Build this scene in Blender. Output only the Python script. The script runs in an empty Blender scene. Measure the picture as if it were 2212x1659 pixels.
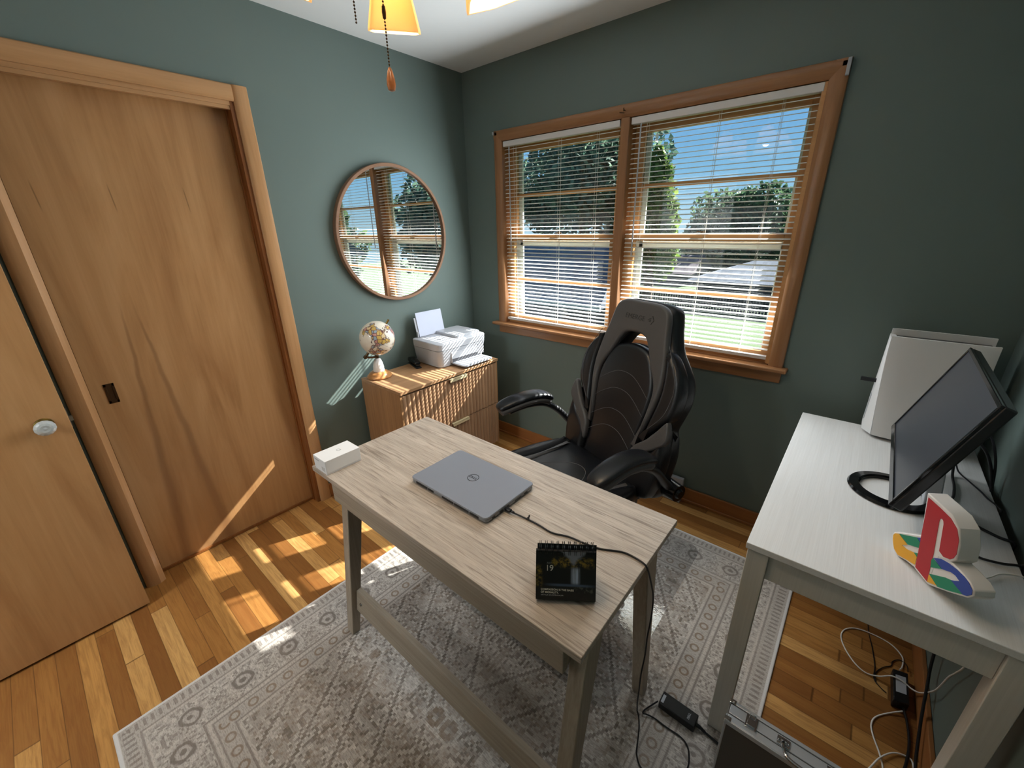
import bpy, bmesh, math, random
from mathutils import Vector, Matrix, Euler
from math import pi, sin, cos, radians as R, sqrt

random.seed(7)
SC = bpy.context.scene
COL = SC.collection

# ------------------------------------------------------------------ camera
def make_camera():
    cam = bpy.data.cameras.new('camera')
    cam.sensor_width = 36.0
    cam.lens = 36.0 * 892.27 / 2212.0
    cam.clip_start = 0.02
    o = bpy.data.objects.new('camera', cam)
    COL.objects.link(o)
    yaw, pitch, roll = R(130.48996), R(-20.88586), R(-1.11781)
    f = Vector((cos(pitch)*cos(yaw), cos(pitch)*sin(yaw), sin(pitch)))
    r = f.cross(Vector((0, 0, 1))).normalized()
    u = r.cross(f)
    rr = r*cos(roll) + u*sin(roll)
    uu = -r*sin(roll) + u*cos(roll)
    m = Matrix((rr, uu, -f)).transposed().to_4x4()
    m.translation = Vector((2.252, -2.2038, 1.5298))
    o.matrix_world = m
    SC.camera = o
make_camera()

# ------------------------------------------------------------------ view + lights
SC.view_settings.view_transform = 'Standard'
SC.view_settings.look = 'None'
SC.view_settings.gamma = 1.0
SC.view_settings.use_curve_mapping = False
SC.view_settings.exposure = 0.0
SC.cycles.use_denoising = True
SC.cycles.max_bounces = 10
SC.cycles.diffuse_bounces = 5
SC.cycles.transparent_max_bounces = 16
SC.cycles.sample_clamp_indirect = 6.0
SC.cycles.caustics_reflective = False
SC.cycles.caustics_refractive = False

SUN_DIR = Vector((-0.42, -1.0, -0.77)).normalized()      # the way the light travels
SUN_POWER = 36.0
DAYLIGHT_FILL = 46.0
LAMP = 6.0
HALL_FILL = 66.0

sun = bpy.data.lights.new('sun', 'SUN')
sun.energy = SUN_POWER
sun.color = (1.0, 0.965, 0.91)
sun.angle = R(0.53)
so = bpy.data.objects.new('sun', sun)
COL.objects.link(so)
so.rotation_euler = SUN_DIR.to_track_quat('-Z', 'Y').to_euler()
so.location = (6, 12, 10)

def area(name, loc, direction, sx, sy, power, color):
    l = bpy.data.lights.new(name, 'AREA')
    l.shape = 'RECTANGLE'
    l.size, l.size_y = sx, sy
    l.energy = power
    l.color = color
    o = bpy.data.objects.new(name, l)
    COL.objects.link(o)
    o.location = loc
    o.rotation_euler = Vector(direction).to_track_quat('-Z', 'Z').to_euler()
    return o
# added lamps: window daylight boosted inside the blinds, unseen hall fill past the door
wl = area('window_daylight_fill', (1.155, -0.035, 1.46), (0, -1, -0.16), 1.62, 1.10, DAYLIGHT_FILL, (0.86, 0.94, 1.0))
wl.visible_glossy = False        # shiny things mirror the window itself
hl = bpy.data.lights.new('hall_fill_light', 'POINT')  # unseen lamp added to lift shadows on the camera side
hl.energy = HALL_FILL; hl.color = (0.90, 0.96, 1.0); hl.shadow_soft_size = 0.15
ho = bpy.data.objects.new('hall_fill_light', hl); COL.objects.link(ho); ho.location = (0.60, -3.8, 2.30)

def make_world():
    w = bpy.data.worlds.new('world')
    SC.world = w
    w.use_nodes = True
    nt = w.node_tree
    nt.nodes.clear()
    L = nt.links.new
    out = nt.nodes.new('ShaderNodeOutputWorld')
    bg = nt.nodes.new('ShaderNodeBackground')
    tc = nt.nodes.new('ShaderNodeTexCoord')
    sep = nt.nodes.new('ShaderNodeSeparateXYZ')
    L(tc.outputs['Generated'], sep.inputs[0])
    ramp = nt.nodes.new('ShaderNodeValToRGB')
    e = ramp.color_ramp.elements
    e[0].position, e[0].color = 0.0, (0.52, 0.78, 0.93, 1)
    e[1].position, e[1].color = 0.30, (0.11, 0.36, 0.80, 1)
    x = e.new(0.10); x.color = (0.30, 0.62, 0.92, 1)
    x = e.new(0.7); x.color = (0.07, 0.22, 0.60, 1)
    L(sep.outputs[2], ramp.inputs[0])
    mp = nt.nodes.new('ShaderNodeMapping')
    mp.inputs['Scale'].default_value = (3, 3, 9)
    L(tc.outputs['Generated'], mp.inputs[0])
    nz = nt.nodes.new('ShaderNodeTexNoise')
    nz.inputs['Scale'].default_value = 2.2
    nz.inputs['Detail'].default_value = 6
    L(mp.outputs[0], nz.inputs['Vector'])
    cr = nt.nodes.new('ShaderNodeValToRGB')
    cr.color_ramp.elements[0].position = 0.62
    cr.color_ramp.elements[1].position = 0.78
    L(nz.outputs[0], cr.inputs[0])
    mx = nt.nodes.new('ShaderNodeMixRGB')
    mx.inputs[2].default_value = (0.36, 0.64, 0.90, 1)
    L(cr.outputs[0], mx.inputs[0])
    L(ramp.outputs[0], mx.inputs[1])
    L(mx.outputs[0], bg.inputs[0])
    bg.inputs[1].default_value = 0.95
    L(bg.outputs[0], out.inputs[0])
make_world()

# ------------------------------------------------------------------ node helpers
def S(r, g, b):
    """sRGB 0-255 -> linear rgba"""
    def c(v):
        v /= 255.0
        return v/12.92 if v <= 0.04045 else ((v+0.055)/1.055)**2.4
    return (c(r), c(g), c(b), 1.0)

class NT:
    def __init__(s, name):
        s.m = bpy.data.materials.new(name)
        s.m.use_nodes = True
        s.t = s.m.node_tree
        s.t.nodes.clear()
        s.out = s.t.nodes.new('ShaderNodeOutputMaterial')
        s.b = s.t.nodes.new('ShaderNodeBsdfPrincipled')
        s.t.links.new(s.b.outputs[0], s.out.inputs[0])
    def put(s, sock, v):
        if isinstance(v, bpy.types.NodeSocket):
            s.t.links.new(v, sock)
        elif v is not None:
            sock.default_value = v
    def set(s, **k):
        names = dict(base='Base Color', rough='Roughness', metal='Metallic', spec='Specular IOR Level', normal='Normal', alpha='Alpha',
                     emit='Emission Color', estr='Emission Strength', trans='Transmission Weight', ior='IOR', coat='Coat Weight', crough='Coat Roughness', sheen='Sheen Weight')
        for a, v in k.items():
            s.put(s.b.inputs[names[a]], v)
        return s
    def obj(s):
        return s.t.nodes.new('ShaderNodeTexCoord').outputs['Object']
    def map(s, vec, scale=(1, 1, 1), loc=(0, 0, 0), rot=(0, 0, 0)):
        n = s.t.nodes.new('ShaderNodeMapping')
        s.put(n.inputs[0], vec)
        n.inputs['Scale'].default_value = scale
        n.inputs['Location'].default_value = loc
        n.inputs['Rotation'].default_value = rot
        return n.outputs[0]
    def noise(s, vec, scale=5, detail=4, rough=0.55, dist=0.0, out=0):
        n = s.t.nodes.new('ShaderNodeTexNoise')
        s.put(n.inputs['Vector'], vec)
        s.put(n.inputs['Scale'], scale)
        n.inputs['Detail'].default_value = detail
        n.inputs['Roughness'].default_value = rough
        n.inputs['Distortion'].default_value = dist
        return n.outputs[out]
    def vor(s, vec, scale=5, feature='F1', out='Distance', rand=1.0):
        n = s.t.nodes.new('ShaderNodeTexVoronoi')
        n.feature = feature
        s.put(n.inputs['Vector'], vec)
        n.inputs['Scale'].default_value = scale
        n.inputs['Randomness'].default_value = rand
        return n.outputs[out]
    def white(s, vec, out=0):
        n = s.t.nodes.new('ShaderNodeTexWhiteNoise')
        n.noise_dimensions = '3D'
        s.put(n.inputs[0], vec)
        return n.outputs[out]
    def xyz(s, vec):
        n = s.t.nodes.new('ShaderNodeSeparateXYZ')
        s.put(n.inputs[0], vec)
        return n.outputs
    def comb(s, x=0, y=0, z=0):
        n = s.t.nodes.new('ShaderNodeCombineXYZ')
        for i, v in enumerate((x, y, z)):
            s.put(n.inputs[i], v)
        return n.outputs[0]
    def op(s, o, a, b=0.0, c=0.0):
        n = s.t.nodes.new('ShaderNodeMath')
        n.operation = o
        for i, v in enumerate((a, b, c)):
            s.put(n.inputs[i], v)
        return n.outputs[0]
    def ramp(s, fac, *stops, interp='LINEAR'):
        n = s.t.nodes.new('ShaderNodeValToRGB')
        s.put(n.inputs[0], fac)
        n.color_ramp.interpolation = interp
        e = n.color_ramp.elements
        while len(e) < len(stops):
            e.new(0.5)
        for el, (p, c) in zip(e, stops):
            el.position = p
            el.color = c if not isinstance(c, (int, float)) else (c, c, c, 1)
        return n.outputs[0]
    def mix(s, f, a, b, mode='MIX'):
        n = s.t.nodes.new('ShaderNodeMixRGB')
        n.blend_type = mode
        for i, v in enumerate((f, a, b)):
            s.put(n.inputs[i], v)
        return n.outputs[0]
    def step(s, x, lo, hi):
        """smooth 0..1 between lo and hi"""
        n = s.t.nodes.new('ShaderNodeMapRange')
        n.interpolation_type = 'SMOOTHSTEP'
        s.put(n.inputs[0], x)
        n.inputs[1].default_value = lo
        n.inputs[2].default_value = hi
        n.inputs[3].default_value = 0
        n.inputs[4].default_value = 1
        return n.outputs[0]
    def band(s, x, lo, hi, soft=0.001):
        return s.op('MULTIPLY', s.step(x, lo-soft, lo+soft), s.op('SUBTRACT', 1.0, s.step(x, hi-soft, hi+soft)))
    def bump(s, h, strength=0.3, dist=0.01):
        n = s.t.nodes.new('ShaderNodeBump')
        n.inputs['Strength'].default_value = strength
        n.inputs['Distance'].default_value = dist
        s.put(n.inputs['Height'], h)
        return n.outputs[0]

def plain(name, col, rough=0.5, metal=0.0, spec=0.5, mottle=0.05, scale=30, bump=0.0, **k):
    t = NT(name)
    v = t.noise(t.obj(), scale, 3)
    base = t.mix(v, tuple(c*(1-mottle) for c in col[:3])+(1,), tuple(min(1, c*(1+mottle)) for c in col[:3])+(1,))
    t.set(base=base, rough=rough, metal=metal, spec=spec, **k)
    if bump:
        t.set(normal=t.bump(t.noise(t.obj(), scale*6, 2), bump, 0.002))
    return t.m

def wood(name, light, dark, along='x', cross=14, grain=90, contrast=1.0, rough=0.42, spec=0.4, scale=1.0, fine=0.35):
    t = NT(name)
    sc = {'x': (1, cross, cross), 'y': (cross, 1, cross), 'z': (cross, cross, 1)}[along]
    sf = {'x': (2.5, grain, grain), 'y': (grain, 2.5, grain), 'z': (grain, grain, 2.5)}[along]
    o = t.obj()
    a = t.noise(t.map(o, sc), 1.1*scale, 5, 0.6, 0.6)
    b = t.noise(t.map(o, sf), 1.6*scale, 4, 0.6)
    f = t.op('ADD', t.op('MULTIPLY', a, 1-fine), t.op('MULTIPLY', b, fine))
    h = 0.5*0.36/max(contrast, 0.05)
    t.set(base=t.ramp(f, (max(0, 0.5-h), dark), (min(1, 0.5+h), light)), rough=rough, spec=spec,
          normal=t.bump(b, 0.06, 0.002))
    return t.m

M = {}
# ---- room finishes
def build_materials():
    t = NT('sage_wall_paint')
    n = t.noise(t.obj(), 2.0, 3)
    t.set(base=t.mix(n, S(100, 113, 108), S(106, 119, 113)), rough=0.5, spec=0.35, normal=t.bump(t.noise(t.obj(), 260, 2), 0.05, 0.001))
    M['wall'] = t.m
    M['ceiling'] = plain('ceiling_paint', S(225, 226, 224), 0.9, mottle=0.02, scale=8)
    # oak strip floor: strips along x, 57 mm wide
    t = NT('oak_strip_floor')
    o = t.obj()
    x, y, z = t.xyz(o)
    row = t.op('FLOOR', t.op('DIVIDE', y, 0.057))
    off = t.op('MULTIPLY', t.white(t.comb(row, 3.3, 0)), 1.7)
    ln = t.op('ADD', 0.55, t.op('MULTIPLY', t.white(t.comb(row, 9.1, 2)), 0.7))
    cx = t.op('DIVIDE', t.op('ADD', x, off), ln)
    colm = t.op('FLOOR', cx)
    rnd = t.white(t.comb(row, colm, 1.7))
    rnd2 = t.white(t.comb(row, colm, 7.7))
    base = t.ramp(rnd, (0.0, S(126, 82, 41)), (0.35, S(148, 100, 51)), (0.7, S(164, 114, 59)), (0.84, S(182, 132, 73)), (1.0, S(204, 158, 97)))
    gv = t.comb(t.op('ADD', t.op('MULTIPLY', x, 2.2), t.op('MULTIPLY', rnd2, 40)), t.op('MULTIPLY', y, 30), rnd)
    g = t.noise(gv, 2.0, 6, 0.62, 1.4)
    g2 = t.noise(t.map(o, (5, 260, 1)), 1.5, 3)
    base = t.mix(t.op('MULTIPLY', t.ramp(g, (0.42, 0.0), (0.62, 1.0)), 0.42), base, S(112, 64, 28))
    base = t.mix(t.op('MULTIPLY', t.ramp(g2, (0.45, 0.0), (0.7, 1.0)), 0.16), base, S(90, 52, 24))
    fy = t.op('FRACT', t.op('DIVIDE', y, 0.057))
    fx = t.op('FRACT', cx)
    seam = t.op('MAXIMUM', t.op('SUBTRACT', 1.0, t.band(fy, 0.018, 0.982, 0.012)), t.op('SUBTRACT', 1.0, t.band(fx, 0.0025, 0.9975, 0.0015)))
    base = t.mix(t.op('MULTIPLY', seam, 0.6), base, S(60, 34, 16))
    t.set(base=base, rough=t.ramp(g2, (0.2, 0.30), (0.8, 0.42)), spec=0.45, normal=t.bump(t.op('SUBTRACT', 1.0, seam), 0.12, 0.002))
    M['floor'] = t.m
    # maple veneer doors
    def maple(name, veins):
        t = NT(name)
        o = t.map(t.obj(), loc=(-0.078, -1.76, 0.008))      # the door's own place in the room
        x, y, z = t.xyz(o)
        a = t.noise(t.map(o, (1, 5.5, 0.8)), 1.3, 6, 0.6, 1.2)
        b = t.noise(t.map(o, (40, 60, 1.4)), 1.5, 3)
        f = t.op('ADD', t.op('MULTIPLY', a, 0.75), t.op('MULTIPLY', b, 0.25))
        base = t.ramp(f, (0.30, S(150, 106, 66)), (0.5, S(170, 126, 82)), (0.72, S(184, 141, 97)))
        if veins:
            wob = t.op('MULTIPLY', t.op('SUBTRACT', t.noise(t.map(o, (0, 1.5, 5)), 1.4, 3), 0.5), 0.018)
            for y0, k, z0, w in ((-1.942, 0.059, 1.335, 0.006), (-1.910, -0.062, 1.335, 0.0065)):
                d = t.op('ADD', t.op('SUBTRACT', y, y0), t.op('MULTIPLY', t.op('SUBTRACT', z, z0), -k))
                d = t.op('ABSOLUTE', t.op('ADD', d, wob))
                below = t.op('SUBTRACT', z0, z)
                wid = t.op('ADD', w*0.35, t.op('MULTIPLY', t.op('MAXIMUM', below, 0.0), 0.020))
                k1 = t.op('SUBTRACT', 1.0, t.step(t.op('DIVIDE', d, wid), 0.2, 1.3))
                k1 = t.op('MULTIPLY', k1, t.step(below, 0.0, 0.25))
                base = t.mix(t.op('MULTIPLY', k1, 0.42), base, S(104, 68, 44))
            # broad darker heartwood between the two lines, low on the panel
            mid = t.op('ABSOLUTE', t.op('ADD', t.op('SUBTRACT', y, -1.92), t.op('MULTIPLY', wob, 2.0)))
            low = t.op('SUBTRACT', 1.0, t.step(z, 0.25, 1.05))
            hw = t.op('MULTIPLY', low, t.op('SUBTRACT', 1.0, t.step(mid, 0.06, 0.16)))
            base = t.mix(t.op('MULTIPLY', hw, t.op('MULTIPLY', b, 0.5)), base, S(120, 82, 52))
            for yk in (-2.063, -1.86, -1.62):       # three short bark pockets in a row
                dy = t.op('ABSOLUTE', t.op('SUBTRACT', y, t.op('ADD', yk, t.op('MULTIPLY', t.op('SUBTRACT', z, 1.66), -0.05))))
                kk = t.op('MULTIPLY', t.op('SUBTRACT', 1.0, t.step(dy, 0.0008, 0.003)), t.band(z, 1.62, 1.70, 0.02))
                base = t.mix(t.op('MULTIPLY', kk, 0.55), base, S(90, 62, 36))
        t.set(base=base, rough=0.36, spec=0.42)
        return t.m
    M['maple_closet'] = maple('maple_closet_veneer', True)
    M['maple_door'] = maple('maple_door_veneer', False)
    M['trim_z'] = wood('maple_trim_upright', S(192, 148, 104), S(164, 120, 78), 'z', 12, 70, 0.9, 0.34)
    M['trim_y'] = wood('maple_trim_level', S(192, 148, 104), S(164, 120, 78), 'y', 12, 70, 0.9, 0.34)
    M['trim_x'] = wood('window_trim_level', S(164, 118, 80), S(134, 92, 58), 'x', 12, 70, 0.9, 0.30)
    M['trim_xz'] = wood('window_trim_upright', S(164, 118, 80), S(134, 92, 58), 'z', 12, 70, 0.9, 0.30)
    M['jamb'] = wood('dark_jamb_wood', S(142, 88, 46), S(104, 60, 28), 'z', 12, 70, 1.0, 0.35)
    M['sash'] = wood('sash_wood', S(206, 156, 104), S(180, 128, 78), 'x', 10, 60, 0.8, 0.4)
    M['base_x'] = wood('baseboard_wood', S(168, 112, 66), S(140, 88, 48), 'x', 12, 70, 0.9, 0.36)
    M['base_y'] = wood('baseboard_wood_side', S(168, 112, 66), S(140, 88, 48), 'y', 12, 70, 0.9, 0.36)
    # grey oak laminate desk
    t = NT('grey_oak_laminate')
    o = t.obj()
    a = t.noise(t.map(o, (1.4, 22, 22)), 1.2, 5, 0.6, 1.6)
    g = t.noise(t.map(o, (7, 210, 210)), 1.5, 4, 0.65, 0.4)
    crk = t.noise(t.map(o, (2.2, 60, 60)), 1.5, 3, 0.6, 1.0)
    base = t.ramp(a, (0.3, S(162, 149, 135)), (0.55, S(182, 168, 153)), (0.75, S(196, 183, 168)))
    base = t.mix(t.op('MULTIPLY', t.ramp(g, (0.48, 0.0), (0.64, 1.0)), 0.5), base, S(122, 106, 92))
    base = t.mix(t.op('MULTIPLY', t.ramp(crk, (0.58, 0.0), (0.64, 1.0)), 0.55), base, S(104, 90, 78))
    t.set(base=base, rough=0.42, spec=0.45, normal=t.bump(g, 0.08, 0.001))
    M['desk_top'] = t.m
    M['desk_x'] = wood('grey_oak_rail', S(172, 158, 140), S(136, 122, 106), 'x', 20, 120, 1.0, 0.5, fine=0.5)
    M['desk_z'] = wood('grey_oak_leg', S(172, 158, 140), S(136, 122, 106), 'z', 20, 120, 1.0, 0.5, fine=0.5)
    M['white_desk'] = wood('white_washed_top', S(224, 222, 219), S(210, 207, 203), 'y', 30, 200, 1.0, 0.5, fine=0.6)
    M['white_desk_leg'] = wood('white_washed_leg', S(214, 208, 198), S(200, 194, 184), 'z', 30, 160, 1.0, 0.55, fine=0.6)
    # walnut-look cabinet
    M['cab_x'] = wood('walnut_top', S(170, 132, 96), S(132, 97, 66), 'y', 16, 130, 1.1, 0.45, fine=0.5)
    M['cab_z'] = wood('walnut_side', S(166, 124, 84), S(126, 90, 58), 'z', 16, 130, 1.1, 0.45, fine=0.5)
    M['cab_dark'] = plain('cabinet_gap', S(40, 28, 20), 0.8)
    M['cab_front'] = wood('walnut_fluted_front', S(166, 130, 98), S(124, 92, 68), 'z', 18, 160, 1.1, 0.45, fine=0.5)
    M['brass'] = plain('pale_brass', S(214, 196, 156), 0.3, 0.4)
    M['white_plastic'] = plain('white_plastic', S(168, 169, 173), 0.4, mottle=0.01)
    M['console_white'] = plain('console_white', S(214, 212, 210), 0.5, mottle=0.01)
    M['grey_plastic'] = plain('grey_plastic', S(180, 181, 185), 0.45, mottle=0.02)
    M['dark_grey'] = plain('dark_grey_plastic', S(70, 70, 74), 0.5)
    M['black'] = plain('black_plastic', S(22, 22, 24), 0.38, mottle=0.1)
    M['black_gloss'] = plain('black_gloss', S(14, 14, 16), 0.12, mottle=0.02)
    M['cable'] = plain('black_cable', S(16, 16, 20), 0.5)
    M['white_cable'] = plain('white_cable', S(226, 222, 214), 0.5)
    M['paper'] = plain('white_paper', S(190, 194, 208), 0.85, mottle=0.01)
    M['box_white'] = plain('white_card', S(232, 231, 230), 0.6, mottle=0.01)
    M['ink'] = plain('dark_ink', S(28, 28, 30), 0.6)
    M['pale_ink'] = plain('pale_ink', S(176, 174, 172), 0.6)
    M['white_ink'] = plain('white_ink', S(226, 220, 204), 0.6)
    M['leather'] = plain('black_leather', S(15, 16, 20), 0.36, mottle=0.12, scale=60, bump=0.12, spec=0.5)
    M['leather_grey'] = plain('grey_leather', S(72, 70, 70), 0.5, mottle=0.05, scale=40, bump=0.10)
    M['mesh_black'] = plain('black_mesh_cloth', S(18, 18, 21), 0.75, mottle=0.3, scale=160)
    M['stitch'] = plain('grey_thread', S(88, 88, 90), 0.8)
    M['chair_metal'] = plain('black_metal', S(20, 20, 22), 0.3, 0.4)
    M['chrome'] = plain('chrome', S(210, 210, 214), 0.15, 1.0)
    M['alu'] = plain('brushed_aluminium', S(188, 192, 198), 0.32, 0.35, mottle=0.04)
    M['laptop'] = plain('laptop_silver', S(150, 154, 164), 0.34, 0.4, mottle=0.02)
    M['laptop_side'] = plain('laptop_side_silver', S(140, 140, 142), 0.42, 0.2, mottle=0.02)
    t = NT('grey_case_panel')
    dots = t.vor(t.map(t.obj(), (1, 1, 1)), 420, rand=0.0)
    t.set(base=t.mix(t.ramp(dots, (0.2, 0.0), (0.5, 1.0)), S(70, 66, 62), S(84, 79, 74)), rough=0.55)
    M['case_panel'] = t.m
    M['mirror'] = plain('mirror_glass', (0.9, 0.92, 0.92, 1), 0.0, 1.0, mottle=0.0)
    M['mirror_frame'] = wood('mirror_wood', S(150, 116, 92), S(122, 90, 68), 'y', 8, 60, 0.8, 0.5)
    M['blind'] = plain('white_slat', S(228, 228, 224), 0.5, mottle=0.01)
    M['blind_rail'] = plain('white_rail', S(216, 212, 208), 0.45, mottle=0.01)
    M['storm'] = plain('white_storm_frame', S(226, 230, 220), 0.5, mottle=0.03)
    M['bronze'] = plain('dark_bronze', S(86, 68, 48), 0.35, 0.9)
    M['brass_old'] = plain('aged_brass', S(150, 122, 66), 0.3, 1.0)
    M['crystal'] = NT('cut_glass').set(base=(0.82, 0.87, 0.85, 1), rough=0.06, trans=0.45, ior=1.6, spec=0.9).m
    M['steel_pull'] = plain('bronze_pull', S(92, 66, 44), 0.35, 0.8)
    M['latch'] = plain('latch_metal', S(190, 184, 170), 0.3, 0.9)
    M['marble'] = plain('white_marble', S(228, 220, 212), 0.3, mottle=0.06, scale=20)
    M['turned_wood'] = wood('turned_oak', S(196, 142, 88), S(150, 98, 54), 'x', 10, 80, 1.0, 0.35)
    M['shade_wood'] = wood('pull_wood', S(176, 116, 70), S(130, 78, 44), 'z', 12, 80, 1.0, 0.3)
    # glass: mostly clear, plus a faint translucent veil added to imitate glare haze
    t = NT('window_glass')
    g = t.t.nodes
    tr = g.new('ShaderNodeBsdfTransparent'); tr.inputs[0].default_value = (0.93, 0.96, 0.97, 1)
    gl = g.new('ShaderNodeBsdfGlossy'); gl.inputs['Roughness'].default_value = 0.02
    df = g.new('ShaderNodeBsdfTranslucent'); df.inputs[0].default_value = (0.8, 0.86, 0.95, 1)
    m1 = g.new('ShaderNodeMixShader'); m1.inputs[0].default_value = 0.04
    m2 = g.new('ShaderNodeMixShader')
    veil = t.ramp(t.noise(t.obj(), 60, 5, 0.7), (0.4, 0.001), (0.8, 0.004))
    t.t.links.new(veil, m2.inputs[0])
    t.t.links.new(tr.outputs[0], m1.inputs[1]); t.t.links.new(gl.outputs[0], m1.inputs[2])
    t.t.links.new(m1.outputs[0], m2.inputs[1]); t.t.links.new(df.outputs[0], m2.inputs[2])
    t.t.links.new(m2.outputs[0], t.out.inputs[0])
    M['glass'] = t.m
    # clear vinyl mat
    t = NT('clear_vinyl')
    g = t.t.nodes
    tr = g.new('ShaderNodeBsdfTransparent'); tr.inputs[0].default_value = (0.985, 0.985, 0.99, 1)
    gl = g.new('ShaderNodeBsdfGlossy'); gl.inputs['Roughness'].default_value = 0.10
    fr = g.new('ShaderNodeFresnel'); fr.inputs[0].default_value = 1.5
    bm_ = t.bump(t.noise(t.obj(), 70, 2), 0.22, 0.002)
    t.t.links.new(bm_, gl.inputs['Normal'])
    ms = g.new('ShaderNodeMixShader')
    front = t.op('SUBTRACT', 1.0, g.new('ShaderNodeNewGeometry').outputs['Backfacing'])
    t.t.links.new(t.op('MINIMUM', t.op('MULTIPLY', t.op('MULTIPLY', fr.outputs[0], 4.0), front), 0.75), ms.inputs[0]); t.t.links.new(tr.outputs[0], ms.inputs[1]); t.t.links.new(gl.outputs[0], ms.inputs[2])
    t.t.links.new(ms.outputs[0], t.out.inputs[0])
    M['vinyl'] = t.m
    # lamp shade: amber glass, glowing
    t = NT('amber_shade_glass')
    g = t.t.nodes
    tl = g.new('ShaderNodeBsdfTranslucent'); tl.inputs[0].default_value = S(255, 232, 186)
    df = g.new('ShaderNodeBsdfDiffuse'); df.inputs[0].default_value = S(244, 218, 170)
    ms = g.new('ShaderNodeMixShader'); ms.inputs[0].default_value = 0.45
    t.t.links.new(tl.outputs[0], ms.inputs[1]); t.t.links.new(df.outputs[0], ms.inputs[2])
    t.t.links.new(ms.outputs[0], t.out.inputs[0])
    M['shade'] = t.m
    M['bulb'] = NT('lit_bulb').set(base=(1, .9, .7, 1), emit=S(255, 214, 140), estr=9.0).m
    # screen
    M['screen'] = plain('dark_screen', S(52, 54, 60), 0.32, mottle=0.02)
    # globe map
    t = NT('antique_map')
    o = t.obj()
    n = t.noise(o, 10.5, 5, 0.55)
    land = t.step(n, 0.515, 0.525)
    coast = t.band(n, 0.507, 0.530, 0.004)
    vc = t.vor(o, 46, 'F1', 'Color')
    vd = t.vor(o, 46, 'DISTANCE_TO_EDGE', 'Distance')
    h = t.xyz(vc)[0]
    ccol = t.ramp(h, (0.0, S(206, 170, 92)), (0.25, S(196, 142, 132)), (0.5, S(150, 166, 178)), (0.75, S(222, 196, 150)), (1.0, S(164, 150, 112)), interp='CONSTANT')
    ccol = t.mix(t.op('SUBTRACT', 1.0, t.step(vd, 0.03, 0.09)), ccol, S(104, 62, 58))
    sea = t.mix(t.noise(o, 70, 3), S(222, 212, 194), S(236, 226, 208))
    base = t.mix(land, sea, ccol)
    base = t.mix(t.op('MULTIPLY', coast, 0.8), base, S(84, 54, 50))
    z = t.xyz(o)[2]
    base = t.mix(t.op('MULTIPLY', t.band(z, -0.0008, 0.0008, 0.0004), 0.6), base, S(110, 84, 72))
    t.set(base=base, rough=0.32, coat=0.3)
    M['map'] = t.m
    # outdoors
    def leafy(name, a, b, c):
        t = NT(name)
        n = t.white(t.t.nodes.new('ShaderNodeNewGeometry').outputs['Random Per Island'])
        col = t.ramp(n, (0.0, a), (0.6, b), (1.0, c))
        t.set(base=col, rough=0.6, spec=0.2)
        tl = t.t.nodes.new('ShaderNodeBsdfTranslucent')
        t.t.links.new(col, tl.inputs[0])
        ms = t.t.nodes.new('ShaderNodeMixShader'); ms.inputs[0].default_value = 0.35
        t.t.links.new(t.b.outputs[0], ms.inputs[1]); t.t.links.new(tl.outputs[0], ms.inputs[2])
        t.t.links.new(ms.outputs[0], t.out.inputs[0])
        return t.m
    M['leaf_dark'] = leafy('dark_green_leaves', S(44, 66, 58), S(74, 100, 84), S(120, 144, 118))
    M['leaf_lime'] = leafy('lime_green_leaves', S(62, 88, 30), S(96, 120, 46), S(134, 152, 76))
    M['leaf_mid'] = leafy('mid_green_leaves', S(46, 70, 54), S(76, 102, 72), S(116, 138, 96))
    M['bark'] = plain('bark', S(80, 66, 52), 0.9, mottle=0.3)
    t = NT('lawn_grass')
    t.set(base=t.mix(t.noise(t.obj(), 1.2, 5), S(42, 66, 18), S(60, 84, 26)), rough=0.9)
    M['lawn'] = t.m
    M['paving'] = plain('pale_concrete', S(84, 87, 88), 0.9, mottle=0.1, scale=3)
    t = NT('grey_shingles')
    x, y, z = t.xyz(t.obj())
    tile = t.white(t.comb(t.op('FLOOR', t.op('MULTIPLY', x, 4)), t.op('FLOOR', t.op('MULTIPLY', z, 9)), 0))
    t.set(base=t.mix(tile, S(74, 82, 93), S(96, 104, 115)), rough=0.9)
    M['shingle'] = t.m
    t = NT('rose_shingles')
    x, y, z = t.xyz(t.obj())
    tile = t.white(t.comb(t.op('FLOOR', t.op('MULTIPLY', x, 4)), t.op('FLOOR', t.op('MULTIPLY', z, 9)), 0))
    t.set(base=t.mix(tile, S(78, 68, 72), S(94, 82, 86)), rough=0.9)
    M['shingle_rose'] = t.m
    M['siding'] = plain('pale_siding', S(62, 68, 76), 0.8, mottle=0.05)
    M['fence'] = plain('dark_fence', S(30, 36, 40), 0.8, mottle=0.2)
    M['fascia'] = plain('grey_fascia', S(150, 152, 152), 0.6)
    M['red'] = plain('red_print', S(176, 36, 44), 0.5, mottle=0.02)
    M['green'] = plain('green_print', S(24, 128, 92), 0.5, mottle=0.02)
    M['blue'] = plain('blue_print', S(44, 68, 150), 0.5, mottle=0.02)
    M['yellow'] = plain('yellow_print', S(232, 166, 40), 0.5, mottle=0.02)
    M['sign_body'] = plain('milky_acrylic', S(226, 218, 212), 0.35, mottle=0.01)
build_materials()

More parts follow.
